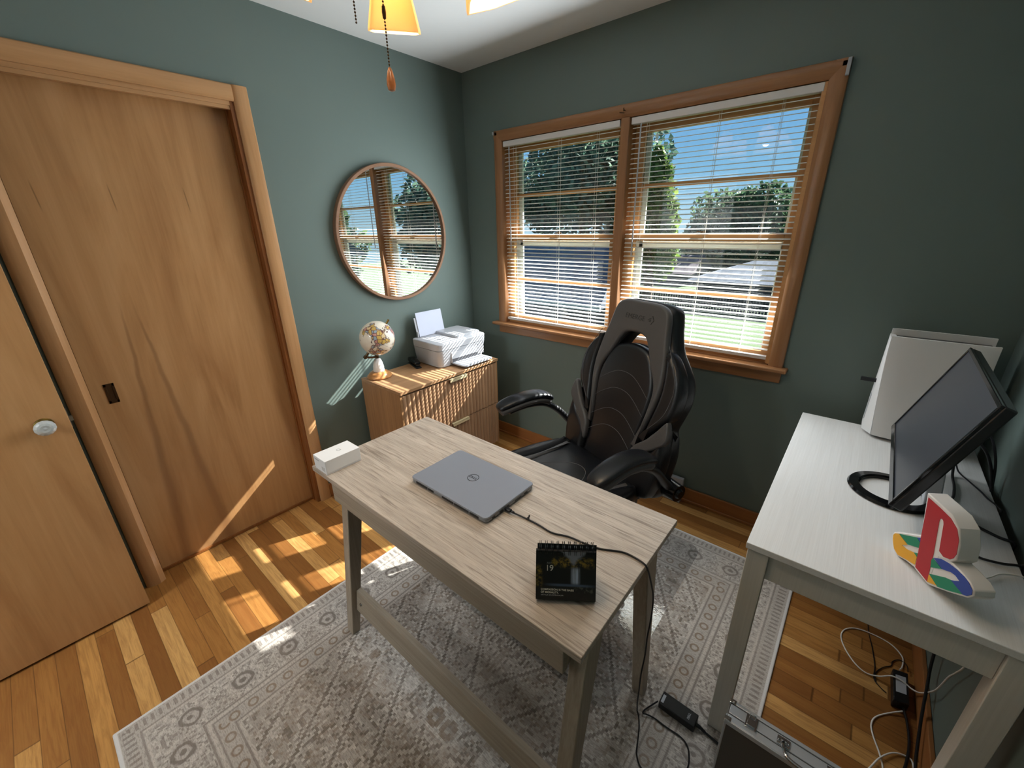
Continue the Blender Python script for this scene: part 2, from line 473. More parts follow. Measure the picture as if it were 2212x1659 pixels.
# ------------------------------------------------------------------ mesh helpers
class MB:
    def __init__(s):
        s.bm = bmesh.new()
    def box(s, a, b, mat=None):
        (x0, y0, z0), (x1, y1, z1) = a, b
        x0, x1 = sorted((x0, x1)); y0, y1 = sorted((y0, y1)); z0, z1 = sorted((z0, z1))
        v = [s.bm.verts.new(p) for p in ((x0, y0, z0), (x1, y0, z0), (x1, y1, z0), (x0, y1, z0), (x0, y0, z1), (x1, y0, z1), (x1, y1, z1), (x0, y1, z1))]
        if mat:
            for q in v: q.co = mat @ q.co
        for f in ((3, 2, 1, 0), (4, 5, 6, 7), (0, 1, 5, 4), (1, 2, 6, 5), (2, 3, 7, 6), (3, 0, 4, 7)):
            s.bm.faces.new([v[i] for i in f])
        return s
    def hexa(s, lo, hi):
        """eight-corner block: four bottom corners then four top corners, each counter-clockwise from above"""
        v = [s.bm.verts.new(p) for p in list(lo)+list(hi)]
        for f in ((3, 2, 1, 0), (4, 5, 6, 7), (0, 1, 5, 4), (1, 2, 6, 5), (2, 3, 7, 6), (3, 0, 4, 7)):
            s.bm.faces.new([v[i] for i in f])
        return s
    def loft(s, rings, cap=True, closed=True):
        rs = [[s.bm.verts.new(p) for p in r] for r in rings]
        n = len(rs[0])
        for a, b in zip(rs, rs[1:]):
            for i in range(n if closed else n-1):
                j = (i+1) % n
                s.bm.faces.new((a[i], a[j], b[j], b[i]))
        if cap and closed:
            s.bm.faces.new(list(reversed(rs[0])))
            s.bm.faces.new(rs[-1])
        return s
    def tube(s, pts, r, n=8, cap=True):
        pts = [Vector(p) for p in pts]
        rad = r if isinstance(r, (list, tuple)) else [r]*len(pts)
        t0 = (pts[1]-pts[0]).normalized()
        ref = Vector((0, 0, 1)) if abs(t0.z) < 0.9 else Vector((1, 0, 0))
        u = t0.cross(ref).normalized()
        rings = []
        for i, p in enumerate(pts):
            a = pts[max(i-1, 0)]; b = pts[min(i+1, len(pts)-1)]
            t = (b-a).normalized()
            u = (u - t*u.dot(t)).normalized()
            w = t.cross(u)
            rings.append([p + (u*cos(2*pi*k/n) + w*sin(2*pi*k/n))*rad[i] for k in range(n)])
        return s.loft(rings, cap)
    def cyl(s, a, b, r0, r1=None, n=24):
        return s.tube([a, b], [r0, r0 if r1 is None else r1], n)
    def lathe(s, prof, c=(0, 0, 0), n=32, cap=True, mat=None):
        c = Vector(c)
        rings = []
        for r, z in prof:
            ring = [Vector((max(r, 1e-4)*cos(2*pi*k/n), max(r, 1e-4)*sin(2*pi*k/n), z)) for k in range(n)]
            rings.append([(mat @ p if mat else p + c) for p in ring])
        return s.loft(rings, cap)
    def prism(s, poly, a, b, mat=None):
        """poly in local xy, extruded from z=a to z=b"""
        lo = [Vector((p[0], p[1], a)) for p in poly]
        hi = [Vector((p[0], p[1], b)) for p in poly]
        if mat:
            lo = [mat @ p for p in lo]; hi = [mat @ p for p in hi]
        v0 = [s.bm.verts.new(p) for p in lo]; v1 = [s.bm.verts.new(p) for p in hi]
        n = len(poly)
        for i in range(n):
            j = (i+1) % n
            s.bm.faces.new((v0[i], v0[j], v1[j], v1[i]))
        s.bm.faces.new(list(reversed(v0))); s.bm.faces.new(v1)
        return s
    def ball(s, c, r, n=16, m=10, scale=(1, 1, 1), mat=None):
        c = Vector(c)
        rings = []
        for i in range(m+1):
            th = pi*i/m
            rr = max(sin(th), 1e-3)*r
            ring = [Vector((rr*cos(2*pi*k/n)*scale[0], rr*sin(2*pi*k/n)*scale[1], -cos(th)*r*scale[2])) for k in range(n)]
            rings.append([(mat @ p if mat else p + c) for p in ring])
        return s.loft(rings)
    def build(s, name, mat, parent=None, bevel=0.0, seg=2, smooth=35, world=True, label=None, subsurf=0):
        bmesh.ops.recalc_face_normals(s.bm, faces=s.bm.faces)
        me = bpy.data.meshes.new(name)
        s.bm.to_mesh(me)
        s.bm.free()
        return finish(name, me, mat, parent, bevel, seg, smooth, world, label, subsurf)

def world_matrix(o):
    m = o.matrix_basis.copy()
    return world_matrix(o.parent) @ m if o.parent else m

def finish(name, me, mat, parent=None, bevel=0.0, seg=2, smooth=35, world=True, label=None, subsurf=0):
    if world and parent:
        me.transform(world_matrix(parent).inverted())
    me.materials.clear()
    me.materials.append(M[mat] if isinstance(mat, str) else mat)
    if smooth:
        me.shade_smooth()
        me.set_sharp_from_angle(angle=R(smooth))
    o = bpy.data.objects.new(name, me)
    COL.objects.link(o)
    if parent:
        o.parent = parent
    if bevel:
        b = o.modifiers.new('edge', 'BEVEL')
        b.width = bevel; b.segments = seg; b.limit_method = 'ANGLE'; b.angle_limit = R(40)
        b.harden_normals = False
    if subsurf:
        q = o.modifiers.new('soft', 'SUBSURF')
        q.levels = q.render_levels = subsurf
    if label: o['label'] = label
    return o

def thing(name, label, cat, loc=(0, 0, 0), rz=0.0, group=None):
    o = bpy.data.objects.new(name, None)
    COL.objects.link(o)
    o.empty_display_size = 0.05
    o.location = loc
    o.rotation_euler = (0, 0, rz)
    return tag(o, label, cat, group)
def tag(o, label, cat, group=None, kind=None):
    o['label'] = label; o['category'] = cat
    if group: o['group'] = group
    if kind: o['kind'] = kind
    return o
def struct(name, label=None, cat=None, loc=None):
    """an empty for a compound piece of the room"""
    o = bpy.data.objects.new(name, None)
    COL.objects.link(o)
    if loc: o.location = loc
    o['kind'] = 'structure'
    if label: o['label'] = label
    if cat: o['category'] = cat
    return o
def st(o, label=None, cat=None):
    o['kind'] = 'structure'
    if label: o['label'] = label
    if cat: o['category'] = cat
    return o

def catmull(pts, n=6, closed=True):
    P = [Vector(p) for p in pts]
    out = []
    N = len(P)
    rng = range(N) if closed else range(N-1)
    for i in rng:
        if closed:
            p0, p1, p2, p3 = P[(i-1) % N], P[i], P[(i+1) % N], P[(i+2) % N]
        else:
            p0, p1, p2, p3 = P[max(i-1, 0)], P[i], P[i+1], P[min(i+2, N-1)]
        for k in range(n):
            t = k/n
            out.append(0.5*((2*p1)+(p2-p0)*t+(2*p0-5*p1+4*p2-p3)*t*t+(3*p1-p0-3*p2+p3)*t**3))
    if not closed: out.append(P[-1])
    return out

def plate(name, polys, thick, bevel, mat, parent, mtx, label=None, res=3, smooth=50):
    """flat padded plate from 2D outlines (holes allowed): thickness `thick`, rounded edge `bevel`; local xy = outline, z = thickness direction"""
    cu = bpy.data.curves.new(name+'_outline', 'CURVE')
    cu.dimensions = '2D'
    cu.fill_mode = 'BOTH'
    cu.extrude = max(thick/2-bevel, 0.0001)
    cu.bevel_depth = bevel
    cu.bevel_resolution = res
    cu.offset = -bevel
    for poly in polys:
        sp = cu.splines.new('POLY')
        sp.points.add(len(poly)-1)
        for p, q in zip(sp.points, poly):
            p.co = (q[0], q[1], 0, 1)
        sp.use_cyclic_u = True
    tmp = bpy.data.objects.new('tmp_outline', cu)
    COL.objects.link(tmp)
    dg = bpy.context.evaluated_depsgraph_get()
    me = bpy.data.meshes.new_from_object(tmp.evaluated_get(dg))
    bpy.data.objects.remove(tmp)
    bpy.data.curves.remove(cu)
    me.name = name
    bm = bmesh.new(); bm.from_mesh(me)
    bmesh.ops.remove_doubles(bm, verts=bm.verts, dist=1e-5)
    bmesh.ops.recalc_face_normals(bm, faces=bm.faces)
    bm.to_mesh(me); bm.free()
    me.transform(mtx)
    return finish(name, me, mat, parent, smooth=smooth, label=label)

def letters(name, text, size, mat, parent, mtx, depth=0.0006, align='CENTER', shear=0.0, spacing=1.0, label=None, sx=1.0, bold=0.0):
    cu = bpy.data.curves.new(name+'_text', 'FONT')
    cu.body = text
    cu.size = size
    cu.extrude = depth
    cu.offset = bold
    cu.align_x = align
    cu.align_y = 'CENTER'
    cu.shear = shear
    cu.space_character = spacing
    tmp = bpy.data.objects.new('tmp_text', cu)
    COL.objects.link(tmp)
    dg = bpy.context.evaluated_depsgraph_get()
    me = bpy.data.meshes.new_from_object(tmp.evaluated_get(dg))
    bpy.data.objects.remove(tmp)
    bpy.data.curves.remove(cu)
    me.name = name
    me.transform(mtx @ Matrix.Diagonal((sx, 1, 1, 1)))
    return finish(name, me, mat, parent, smooth=0, label=label)

def frame_m(o, x, y):
    """matrix with local x, y axes given (z = x cross y) at origin o"""
    x = Vector(x).normalized(); y = Vector(y).normalized()
    z = x.cross(y).normalized(); y = z.cross(x)
    m = Matrix((x, y, z)).transposed().to_4x4()
    m.translation = Vector(o)
    return m

# ================================================================== ROOM
W, D, H = 2.695, -3.0, 2.44
WT = 0.12

def room():
    m = MB(); m.box((-0.75, D-1.6, -0.12), (W+0.1, 0.0, 0.0)); st(m.build('floor', 'floor', smooth=0))
    m = MB(); m.box((-0.75, D-1.6, H), (W+0.1, WT, H+0.1)); st(m.build('ceiling', 'ceiling', smooth=0))
    # left wall with the closet opening
    m = MB()
    m.box((-WT, -1.373, 0), (0, WT, H)); m.box((-WT, D-1.6, 0), (0, -2.13, H)); m.box((-WT, -2.13, 2.05), (0, -1.373, H))
    m.box((-0.75, -2.3, 0), (-0.70, -1.2, H)); m.box((-0.70, -2.3, 0), (-WT, -2.26, H)); m.box((-0.70, -1.24, 0), (-WT, -1.2, H))
    st(m.build('wall_left', 'wall', smooth=0))
    # window wall
    m = MB()
    m.box((0, 0, 0), (0.325, WT, H)); m.box((1.984, 0, 0), (W+0.1, WT, H)); m.box((0.325, 0, 0), (1.984, WT, 0.88)); m.box((0.325, 0, 2.034), (1.984, WT, H))
    st(m.build('wall_window', 'wall', smooth=0))
    m = MB(); m.box((W, D-1.6, 0), (W+0.1, 0, H)); st(m.build('wall_right', 'wall', smooth=0))
    m = MB()
    m.box((0, D-0.1, 0), (0.10, D, H)); m.box((0.93, D-0.1, 0), (W, D, H)); m.box((0.10, D-0.1, 2.05), (0.93, D, H))
    st(m.build('wall_back', 'wall', smooth=0))
    # unseen hall beyond the open door, made white to bounce fill light
    m = MB(); m.box((0.0, D-1.6, 0), (1.45, D-1.5, H)); m.box((1.35, D-1.5, 0), (1.45, D-0.1, H)); m.box((0.0, D-1.5, 0), (0.02, D-0.1, H)); st(m.build('wall_hall', 'ceiling', smooth=0))
    # baseboards
    m = MB(); m.box((0.0, -0.014, 0), (W, 0, 0.087)); m.box((0.0, -0.022, 0), (W, -0.014, 0.016)); st(m.build('baseboard_window', 'base_x', bevel=0.003))
    m = MB(); m.box((W-0.014, D, 0), (W, -0.014, 0.087)); st(m.build('baseboard_right', 'base_y', bevel=0.003))
    m = MB(); m.box((0, -1.311, 0), (0.014, -0.014, 0.087)); st(m.build('baseboard_left', 'base_y', bevel=0.003))
    # exterior eave and fascia above the window
    m = MB(); m.box((-2.5, WT, EAVE_Z), (5.5, EAVE_Y, EAVE_Z+0.16)); m.box((-2.5, WT, H), (5.5, EAVE_Y-.1, H+.1)); st(m.build('roof_eave', 'fascia', smooth=0))
EAVE_Y, EAVE_Z = 1.0, 2.305
room()

# ---------------------------------------------------------------- closet casing and sliding door
def profile_casing(m, p0, p1, outdir, depthdir, w=0.062, t=0.02):
    """rounded casing strip from p0 to p1; outdir: from opening outward; depthdir: out of the wall"""
    prof = [(0, 0), (0, 0.011), (0.006, 0.016), (0.016, 0.0195), (0.034, t), (0.050, t), (0.058, 0.0175), (w, 0.012), (w, 0)]
    o, d = Vector(outdir), Vector(depthdir)
    m.loft([[Vector(p) + o*a + d*b for a, b in prof] for p in (p0, p1)])
def closet():
    r = struct('trim_1', 'rounded maple casing around the closet opening', 'door casing')
    m = MB(); profile_casing(m, (0, -1.373, 0), (0, -1.373, 2.111), (0, 1, 0), (1, 0, 0)); m.build('side_casing', 'trim_z', r)
    m = MB(); profile_casing(m, (0, -2.20, 0), (0, -2.20, 2.111), (0, 1, 0), (1, 0, 0), w=0.07, t=0.024); m.build('side_casing', 'trim_z', r)
    m = MB(); profile_casing(m, (0, -2.20, 2.05), (0, -1.373, 2.05), (0, 0, 1), (1, 0, 0)); m.build('head_casing', 'trim_y', r)
    m = MB(); m.box((-0.118, -1.389, 0), (0.004, -1.373, 2.05)); m.box((-0.05, -1.395, 0), (-0.035, -1.389, 2.045)); m.build('side_jamb', 'jamb', r)
    m = MB(); m.box((-0.118, -2.13, 2.034), (0.004, -1.389, 2.05)); m.box((-0.02, -2.13, 2.02), (0.0, -1.389, 2.034)); m.build('head_jamb', 'trim_y', r)
    m = MB(); m.box((-0.118, -2.146, 0), (0.004, -2.13, 2.05)); m.build('side_jamb', 'trim_z', r)
    d = struct('door_1', 'flat maple sliding closet door with dark V-shaped grain', 'sliding door', (-0.078, -1.76, 0.008))
    m = MB(); m.box((-0.096, -2.128, 0.008), (-0.06, -1.382, 2.036)); m.build('door_panel', 'maple_closet', d, bevel=0.002)
    m = MB(); m.box((-0.0615, -2.129, 0.003), (-0.050, -1.382, 0.014)); m.build('bottom_strip', 'jamb', d)
    # recessed pull
    m = MB(); y0, y1, z0, z1 = -2.083, -2.050, 0.868, 0.953
    m.box((-0.06, y0, z0), (-0.0575, y1, z0+0.012)); m.box((-0.06, y0, z1-0.012), (-0.0575, y1, z1)); m.box((-0.06, y0, z0), (-0.0575, y0+0.008, z1)); m.box((-0.06, y1-0.008, z0), (-0.0575, y1, z1))
    m.box((-0.0605, y0+0.004, z0+0.006), (-0.0592, y1-0.004, z1-0.006))
    m.build('recessed_pull', 'steel_pull', d, bevel=0.001, label='dark bronze recessed pull')
closet()
# ---------------------------------------------------------------- open entry door
def entry_door():
    d = struct('door_2', 'flat maple entry door standing open in front of the closet, glass knob', 'door', (0.12, -2.6, 0.012))
    m = MB(); m.box((0.105, -2.985, 0.012), (0.14, -2.21, 2.03)); m.build('door_panel', 'maple_door', d, bevel=0.002)
    k = MB(); c = Vector((0.14, -2.272, 0.905))
    mt = Matrix.Translation(c) @ Matrix.Rotation(pi/2, 4, 'Y')
    k.lathe([(0.0, 0.0), (0.026, 0.0), (0.026, 0.003), (0.020, 0.006), (0.010, 0.009), (0.009, 0.022), (0.012, 0.024)], mat=mt)
    kn = k.build('door_knob', 'brass_old', d, label='aged brass rose')
    g = MB()
    g.lathe([(0.010, 0.022), (0.020, 0.025), (0.026, 0.031), (0.028, 0.037), (0.0255, 0.043), (0.020, 0.047), (0.013, 0.0495), (0.006, 0.0485), (0.0, 0.0505)], n=14, mat=mt)
    g.build('glass_knob', 'crystal', kn, smooth=0, label='faceted clear glass knob')
    m = MB(); m.box((0.114, -2.212, 0.87), (0.131, -2.208, 0.94)); m.box((0.117, -2.21, 0.894), (0.129, -2.199, 0.911)); m.build('latch', 'latch', d, label='metal latch on the door edge')
entry_door()

# ---------------------------------------------------------------- window
LX = ((0.335, 1.134), (1.180, 1.974))
def window():
    r = struct('trim_2', 'wide stained wood casing, mullion, stool and apron of the double window', 'window casing')
    def cas(p0, p1, od, nm, mt):
        m = MB(); profile_casing(m, p0, p1, od, (0, -1, 0), 0.060, 0.022); m.build(nm, mt, r)
    cas((0.335, 0, 0.893), (0.335, 0, 2.080), (-1, 0, 0), 'side_casing', 'trim_xz')
    cas((1.974, 0, 0.893), (1.974, 0, 2.080), (1, 0, 0), 'side_casing', 'trim_xz')
    cas((0.275, 0, 2.022), (2.034, 0, 2.022), (0, 0, 1), 'head_casing', 'trim_x')
    m = MB(); m.box((1.134, -0.018, 0.893), (1.180, 0.118, 2.024)); m.build('mullion', 'trim_xz', r, bevel=0.004)
    m = MB(); m.box((0.238, -0.055, 0.874), (2.055, 0.118, 0.893)); m.build('stool', 'trim_x', r, bevel=0.006, seg=3)
    m = MB(); m.box((0.275, -0.016, 0.816), (2.034, 0, 0.874)); m.build('apron', 'trim_x', r, bevel=0.004)
    m = MB(); m.box((0.325, 0, 0.88), (0.335, 0.118, 2.034)); m.box((1.974, 0, 0.88), (1.984, 0.118, 2.034)); m.build('side_jamb', 'trim_xz', r)
    m = MB(); m.box((0.325, 0, 2.022), (1.984, 0.118, 2.034)); m.build('head_jamb', 'trim_x', r)
    m = MB(); m.box((1.958, -0.006, 0.9), (1.974, 0.0, 2.02)); m.build('stop_bead', 'sash', r)
    for i, (a, b) in enumerate(LX):
        w = struct('window_%d' % (i+1), ('left' if i == 0 else 'right')+' wooden double-hung sash window behind the blind', 'window', ((a+b)/2, 0.06, 0.893))
        ga, gb = a+0.052, b-0.047
        def sash(nm, y0, y1, z0, z1, gz0, gz1, mz0, mz1):
            m = MB()
            m.box((a, y0, z0), (ga, y1, z1)); m.box((gb, y0, z0), (b, y1, z1)); m.box((ga, y0, z0), (gb, y1, gz0)); m.box((ga, y0, gz1), (gb, y1, z1))
            m.box((ga, y0+0.004, mz0), (gb, y1-0.004, mz1))
            s = m.build(nm, 'sash', w, bevel=0.0015)
            g = MB(); yc = (y0+y1)/2
            g.box((ga-0.003, yc-0.0015, gz0-0.003), (gb+0.003, yc+0.0015, gz1+0.003))
            g.build('pane', 'glass', s, smooth=0, label='clear window glass with a faint haze veil added')
            return s
        sash('upper_sash', 0.064, 0.090, 1.447, 2.022, 1.475, 1.958, 1.703, 1.723)
        ls = sash('lower_sash', 0.032, 0.060, 0.893, 1.475, 0.945, 1.445, 1.181, 1.200)
        m = MB(); xc = (ga+gb)/2
        m.box((xc-0.028, 0.036, 1.475), (xc+0.028, 0.058, 1.481)); m.lathe([(0.0, 0.0), (0.012, 0.0), (0.012, 0.006), (0.0, 0.007)], (xc, 0.047, 1.481), 12); m.box((xc-0.03, 0.041, 1.486), (xc+0.012, 0.049, 1.491))
        m.build('sash_lock', 'bronze', ls, bevel=0.001, label='small dark sash lock')
        m = MB()
        m.box((a, 0.098, 0.893), (ga+0.022, 0.112, 2.022)); m.box((gb-0.014, 0.098, 0.893), (b, 0.112, 2.022)); m.box((ga, 0.098, 1.995), (gb, 0.112, 2.022)); m.box((ga, 0.098, 1.408), (gb, 0.112, 1.44)); m.box((ga, 0.098, 0.893), (gb, 0.112, 0.93))
        m.build('storm_frame', 'storm', w, bevel=0.001, label='white outer storm frame')
    # hardware left on the casing
    b = tag(MB().box((2.022, -0.03, 2.022), (2.034, -0.02, 2.078)).build('curtain_bracket', 'white_plastic', bevel=0.002), 'white curtain rod bracket on the upper right corner of the window casing', 'bracket', 'curtain brackets')
    b = tag(MB().box((0.270, -0.028, 2.058), (0.282, -0.018, 2.076)).build('curtain_bracket', 'white_plastic', bevel=0.002), 'tiny white bracket on the upper left corner of the window casing', 'bracket', 'curtain brackets')
    m = MB(); m.cyl((1.155, -0.022, 2.052), (1.155, -0.04, 2.052), 0.0025, n=8); m.cyl((1.155, -0.04, 2.046), (1.155, -0.04, 2.06), 0.003, n=8); m.cyl((1.13, -0.03, 2.046), (1.155, -0.032, 2.04), 0.002, n=8)
    tag(m.build('hook', 'bronze'), 'small bent nail hook in the head casing above the window mullion', 'hook')
window()

SLAT_TILT = 10.0
SLAT_W = 0.0200
def blinds():
    for i, (a, b) in enumerate(LX):
        x0, x1 = a+0.006, b-0.010
        side = 'left' if i == 0 else 'right'
        t = thing('window_blind', 'white mini blind with open slats covering the %s sash of the window' % side, 'blind', ((x0+x1)/2, 0.012, 0.91), group='white mini blinds')
        m = MB(); m.box((x0, -0.008, 1.989), (x1, 0.026, 2.019)); m.build('headrail', 'blind_rail', t, bevel=0.002)
        m = MB()
        n = 46
        tl = R(SLAT_TILT)
        for k in range(n):
            z = 1.974 - k*0.0225
            pts = []
            for j in range(5):
                s = (j/4-0.5)*SLAT_W            # + outdoors, outer edge higher
                c = 0.0026*(1-(2*(j/4)-1)**2)
                pts.append((s*cos(tl)-c*sin(tl), s*sin(tl)+c*cos(tl)))
            ring = lambda x: [(x, 0.012+p, z+q) for p, q in pts] + [(x, 0.012+p, z+q-0.0007) for p, q in reversed(pts)]
            m.loft([ring(x0+0.004), ring(x1-0.004)])
        m.build('slats', 'blind', t, smooth=40)
        m = MB(); m.box((x0+0.003, 0.000, 0.914), (x1-0.003, 0.024, 0.926)); m.box((x0+0.003, -0.001, 0.926), (x1-0.003, 0.025, 0.931)); m.build('bottom_rail', 'blind_rail', t, bevel=0.002)
        cords = [x0+0.08, (x0+x1)/2+0.02, x1-0.13]
        for cx in cords:
            m = MB()
            for dy in (-0.0005, 0.0245):
                m.cyl((cx, dy, 0.925), (cx, dy, 1.99), 0.0007, n=5)
            m.cyl((cx+0.006, 0.012, 0.925), (cx+0.006, 0.012, 1.99), 0.0007, n=5)
            m.build('ladder_cord', 'white_cable', t)
        m = MB(); wx = x0+0.055
        m.tube([(wx, -0.012, 1.985), (wx, -0.016, 1.975), (wx+0.002, -0.014, 1.37)], 0.0035, 6); m.build('tilt_wand', 'grey_plastic', t, label='thin clear grey tilt wand')
blinds()

# ---------------------------------------------------------------- mirror
def mirror():
    c = (0.0, -0.637, 1.495)
    t = thing('round_mirror', 'round mirror with thin wooden rim reflecting the window', 'mirror', (0.0, -0.637, 1.115))
    mt = Matrix.Translation(c) @ Matrix.Rotation(pi/2, 4, 'Y')
    m = MB(); n = 96
    prof = [(0.366, 0.002), (0.382, 0.002), (0.383, 0.004), (0.383, 0.034), (0.381, 0.036), (0.3675, 0.036), (0.366, 0.034), (0.366, 0.002)]
    m.lathe(prof, n=n, cap=False, mat=mt); m.build('rim', 'mirror_frame', t)
    m = MB(); m.lathe([(0.0, 0.004), (0.3665, 0.004), (0.3665, 0.022), (0.0, 0.022)], n=n, mat=mt); m.build('mirror_glass', 'mirror', t, smooth=20)
mirror()

# ================================================================== FURNITURE
# ---------------------------------------------------------------- rug
RX0, RX1, RY0, RY1 = 0.69, 2.292, -2.411, -0.29
def rug():
    t = NT('woven_rug_pattern')
    o = t.obj()                                     # metres from the rug centre
    x, y, z = t.xyz(o)
    hx, hy = (RX1-RX0)/2, (RY1-RY0)/2
    ax, ay = t.op('ABSOLUTE', x), t.op('ABSOLUTE', y)
    d = t.op('MINIMUM', t.op('SUBTRACT', hx, ax), t.op('SUBTRACT', hy, ay))   # distance to the edge
    onx = t.op('LESS_THAN', t.op('SUBTRACT', hx, ax), t.op('SUBTRACT', hy, ay))
    along = t.op('ADD', t.op('MULTIPLY', onx, y), t.op('MULTIPLY', t.op('SUBTRACT', 1.0, onx), x))
    light, mid, dark, taupe = S(196, 186, 176), S(160, 149, 138), S(98, 88, 80), S(132, 112, 92)
    # stair-stepped coordinates for the woven look
    st_ = 0.0085
    qx = t.op('MULTIPLY', t.op('FLOOR', t.op('DIVIDE', x, st_)), st_)
    qy = t.op('MULTIPLY', t.op('FLOOR', t.op('DIVIDE', y, st_)), st_)
    qax, qay = t.op('ABSOLUTE', qx), t.op('ABSOLUTE', qy)
    base = t.mix(t.noise(o, 7, 4), S(170, 161, 152), S(190, 181, 172))
    def darken(b, f, col, k): return t.mix(t.op('MULTIPLY', f, k), b, col)
    # fine woven ribs
    rib = t.noise(t.map(o, (55, 260, 1)), 1.0, 3, 0.6)
    ribk = t.ramp(rib, (0.50, 0.0), (0.58, 1.0))
    fieldmask = t.step(d, 0.285, 0.29)
    # mirrored, stair-stepped contour scrolls
    pv = t.comb(qax, qay, 0.0)
    n1 = t.noise(pv, 10.0, 2, 0.5, 0.8)
    f1 = t.op('FRACT', t.op('MULTIPLY', n1, 9.0))
    n2 = t.noise(t.map(pv, (1, 1, 1), (3, 7, 0)), 17.0, 2, 0.5, 0.5)
    f2 = t.op('FRACT', t.op('MULTIPLY', n2, 6.0))
    base = darken(base, t.op('MULTIPLY', t.step(n1, 0.5, 0.52), fieldmask), mid, 0.55)
    base = darken(base, t.op('MULTIPLY', t.band(f2, 0.30, 0.52, 0.04), fieldmask), taupe, 0.45)
    base = darken(base, t.op('MULTIPLY', t.band(f1, 0.05, 0.24, 0.04), fieldmask), dark, 0.65)
    base = darken(base, t.op('MULTIPLY', t.band(f1, 0.28, 0.42, 0.04), fieldmask), S(208, 200, 191), 0.8)
    # stepped diamond medallions
    dia = t.op('ADD', t.op('DIVIDE', qax, 0.46), t.op('DIVIDE', qay, 0.72))
    ringn = t.op('PINGPONG', t.op('MULTIPLY', dia, 3.1), 0.5)
    rings = t.op('MULTIPLY', t.op('SUBTRACT', 1.0, t.step(ringn, 0.025, 0.05)), fieldmask)
    rings2 = t.op('MULTIPLY', t.band(ringn, 0.06, 0.10, 0.01), fieldmask)
    base = darken(base, rings, dark, 0.6)
    base = darken(base, rings2, S(208, 200, 191), 0.7)
    # rosettes and leaf shapes
    v = t.vor(t.comb(qax, qay, 0), 6.0, rand=0.5)
    base = darken(base, t.op('MULTIPLY', t.band(v, 0.20, 0.25, 0.02), fieldmask), S(208, 200, 191), 0.7)
    base = darken(base, t.op('MULTIPLY', t.band(v, 0.09, 0.19, 0.02), fieldmask), taupe, 0.7)
    base = darken(base, t.op('MULTIPLY', t.op('SUBTRACT', 1.0, t.step(v, 0.03, 0.06)), fieldmask), dark, 0.6)
    # border: guard lines
    for lo, hi, col, k in ((0.060, 0.066, dark, 0.5), (0.068, 0.074, light, 0.9), (0.198, 0.204, dark, 0.55), (0.207, 0.216, light, 0.9), (0.219, 0.224, dark, 0.5), (0.270, 0.276, dark, 0.55), (0.278, 0.286, light, 0.9)):
        base = darken(base, t.band(d, lo, hi, 0.001), col, k)
    # dashes next to the binding
    dash = t.op('MULTIPLY', t.band(d, 0.020, 0.048, 0.002), t.op('LESS_THAN', t.op('FRACT', t.op('DIVIDE', along, 0.021)), 0.42))
    base = darken(base, dash, dark, 0.55)
    # flower heads along the main border
    fl = t.op('SUBTRACT', t.op('FRACT', t.op('DIVIDE', along, 0.16)), 0.5)
    fx = t.op('MULTIPLY', fl, 0.16); fy = t.op('SUBTRACT', d, 0.136)
    rr = t.op('SQRT', t.op('ADD', t.op('MULTIPLY', fx, fx), t.op('MULTIPLY', fy, fy)))
    rr = t.op('ADD', rr, t.op('MULTIPLY', t.op('SUBTRACT', t.noise(o, 38, 3), 0.5), 0.022))
    fm = t.op('MULTIPLY', t.op('MAXIMUM', t.band(rr, 0.022, 0.033, 0.003), t.op('SUBTRACT', 1.0, t.step(rr, 0.007, 0.012))), t.band(d, 0.08, 0.195))
    base = darken(base, fm, dark, 0.75)
    # small guard rosettes
    gx = t.op('MULTIPLY', t.op('SUBTRACT', t.op('FRACT', t.op('DIVIDE', along, 0.058)), 0.5), 0.058); gy = t.op('SUBTRACT', d, 0.247)
    gr = t.op('SQRT', t.op('ADD', t.op('MULTIPLY', gx, gx), t.op('MULTIPLY', gy, gy)))
    base = darken(base, t.op('MULTIPLY', t.band(gr, 0.010, 0.017, 0.002), t.band(d, 0.226, 0.268)), taupe, 0.85)
    bq = t.comb(t.op('MULTIPLY', t.op('FLOOR', t.op('DIVIDE', t.op('PINGPONG', along, 0.16), 0.006)), 0.006), t.op('MULTIPLY', t.op('FLOOR', t.op('DIVIDE', d, 0.006)), 0.006), 0.0)
    bn = t.op('FRACT', t.op('MULTIPLY', t.noise(bq, 26.0, 2, 0.5, 0.6), 6.0))
    inb = t.op('MULTIPLY', t.band(d, 0.076, 0.196), t.step(rr, 0.034, 0.040))
    base = darken(base, t.op('MULTIPLY', t.band(bn, 0.05, 0.30, 0.05), inb), dark, 0.5)
    base = darken(base, t.op('MULTIPLY', t.band(bn, 0.36, 0.55, 0.05), inb), S(206, 198, 188), 0.7)
    base = darken(base, ribk, dark, 0.34)
    sp = t.noise(o, 230, 2)
    base = darken(base, t.ramp(sp, (0.54, 0.0), (0.64, 1.0)), dark, 0.22)
    fade = t.noise(o, 2.6, 4, 0.6)
    base = t.mix(t.op('MULTIPLY', t.ramp(fade, (0.5, 0.0), (0.7, 1.0)), 0.35), base, S(178, 169, 160))
    brown = t.noise(t.map(o, (1, 1, 1), (4, 2, 0)), 1.6, 3, 0.6)
    base = t.mix(t.op('MULTIPLY', t.ramp(brown, (0.5, 0.0), (0.72, 1.0)), 0.25), base, S(142, 120, 100))
    base = t.mix(t.op('SUBTRACT', 1.0, t.step(d, 0.010, 0.013)), base, S(206, 202, 198))
    t.set(base=base, rough=0.95, spec=0.1, normal=t.bump(t.op('ADD', rib, t.op('MULTIPLY', sp, 0.6)), 0.5, 0.004), sheen=0.2)
    cx, cy = (RX0+RX1)/2, (RY0+RY1)/2
    m = MB(); m.box((-(RX1-RX0)/2, -(RY1-RY0)/2, 0), ((RX1-RX0)/2, (RY1-RY0)/2, 0.009))
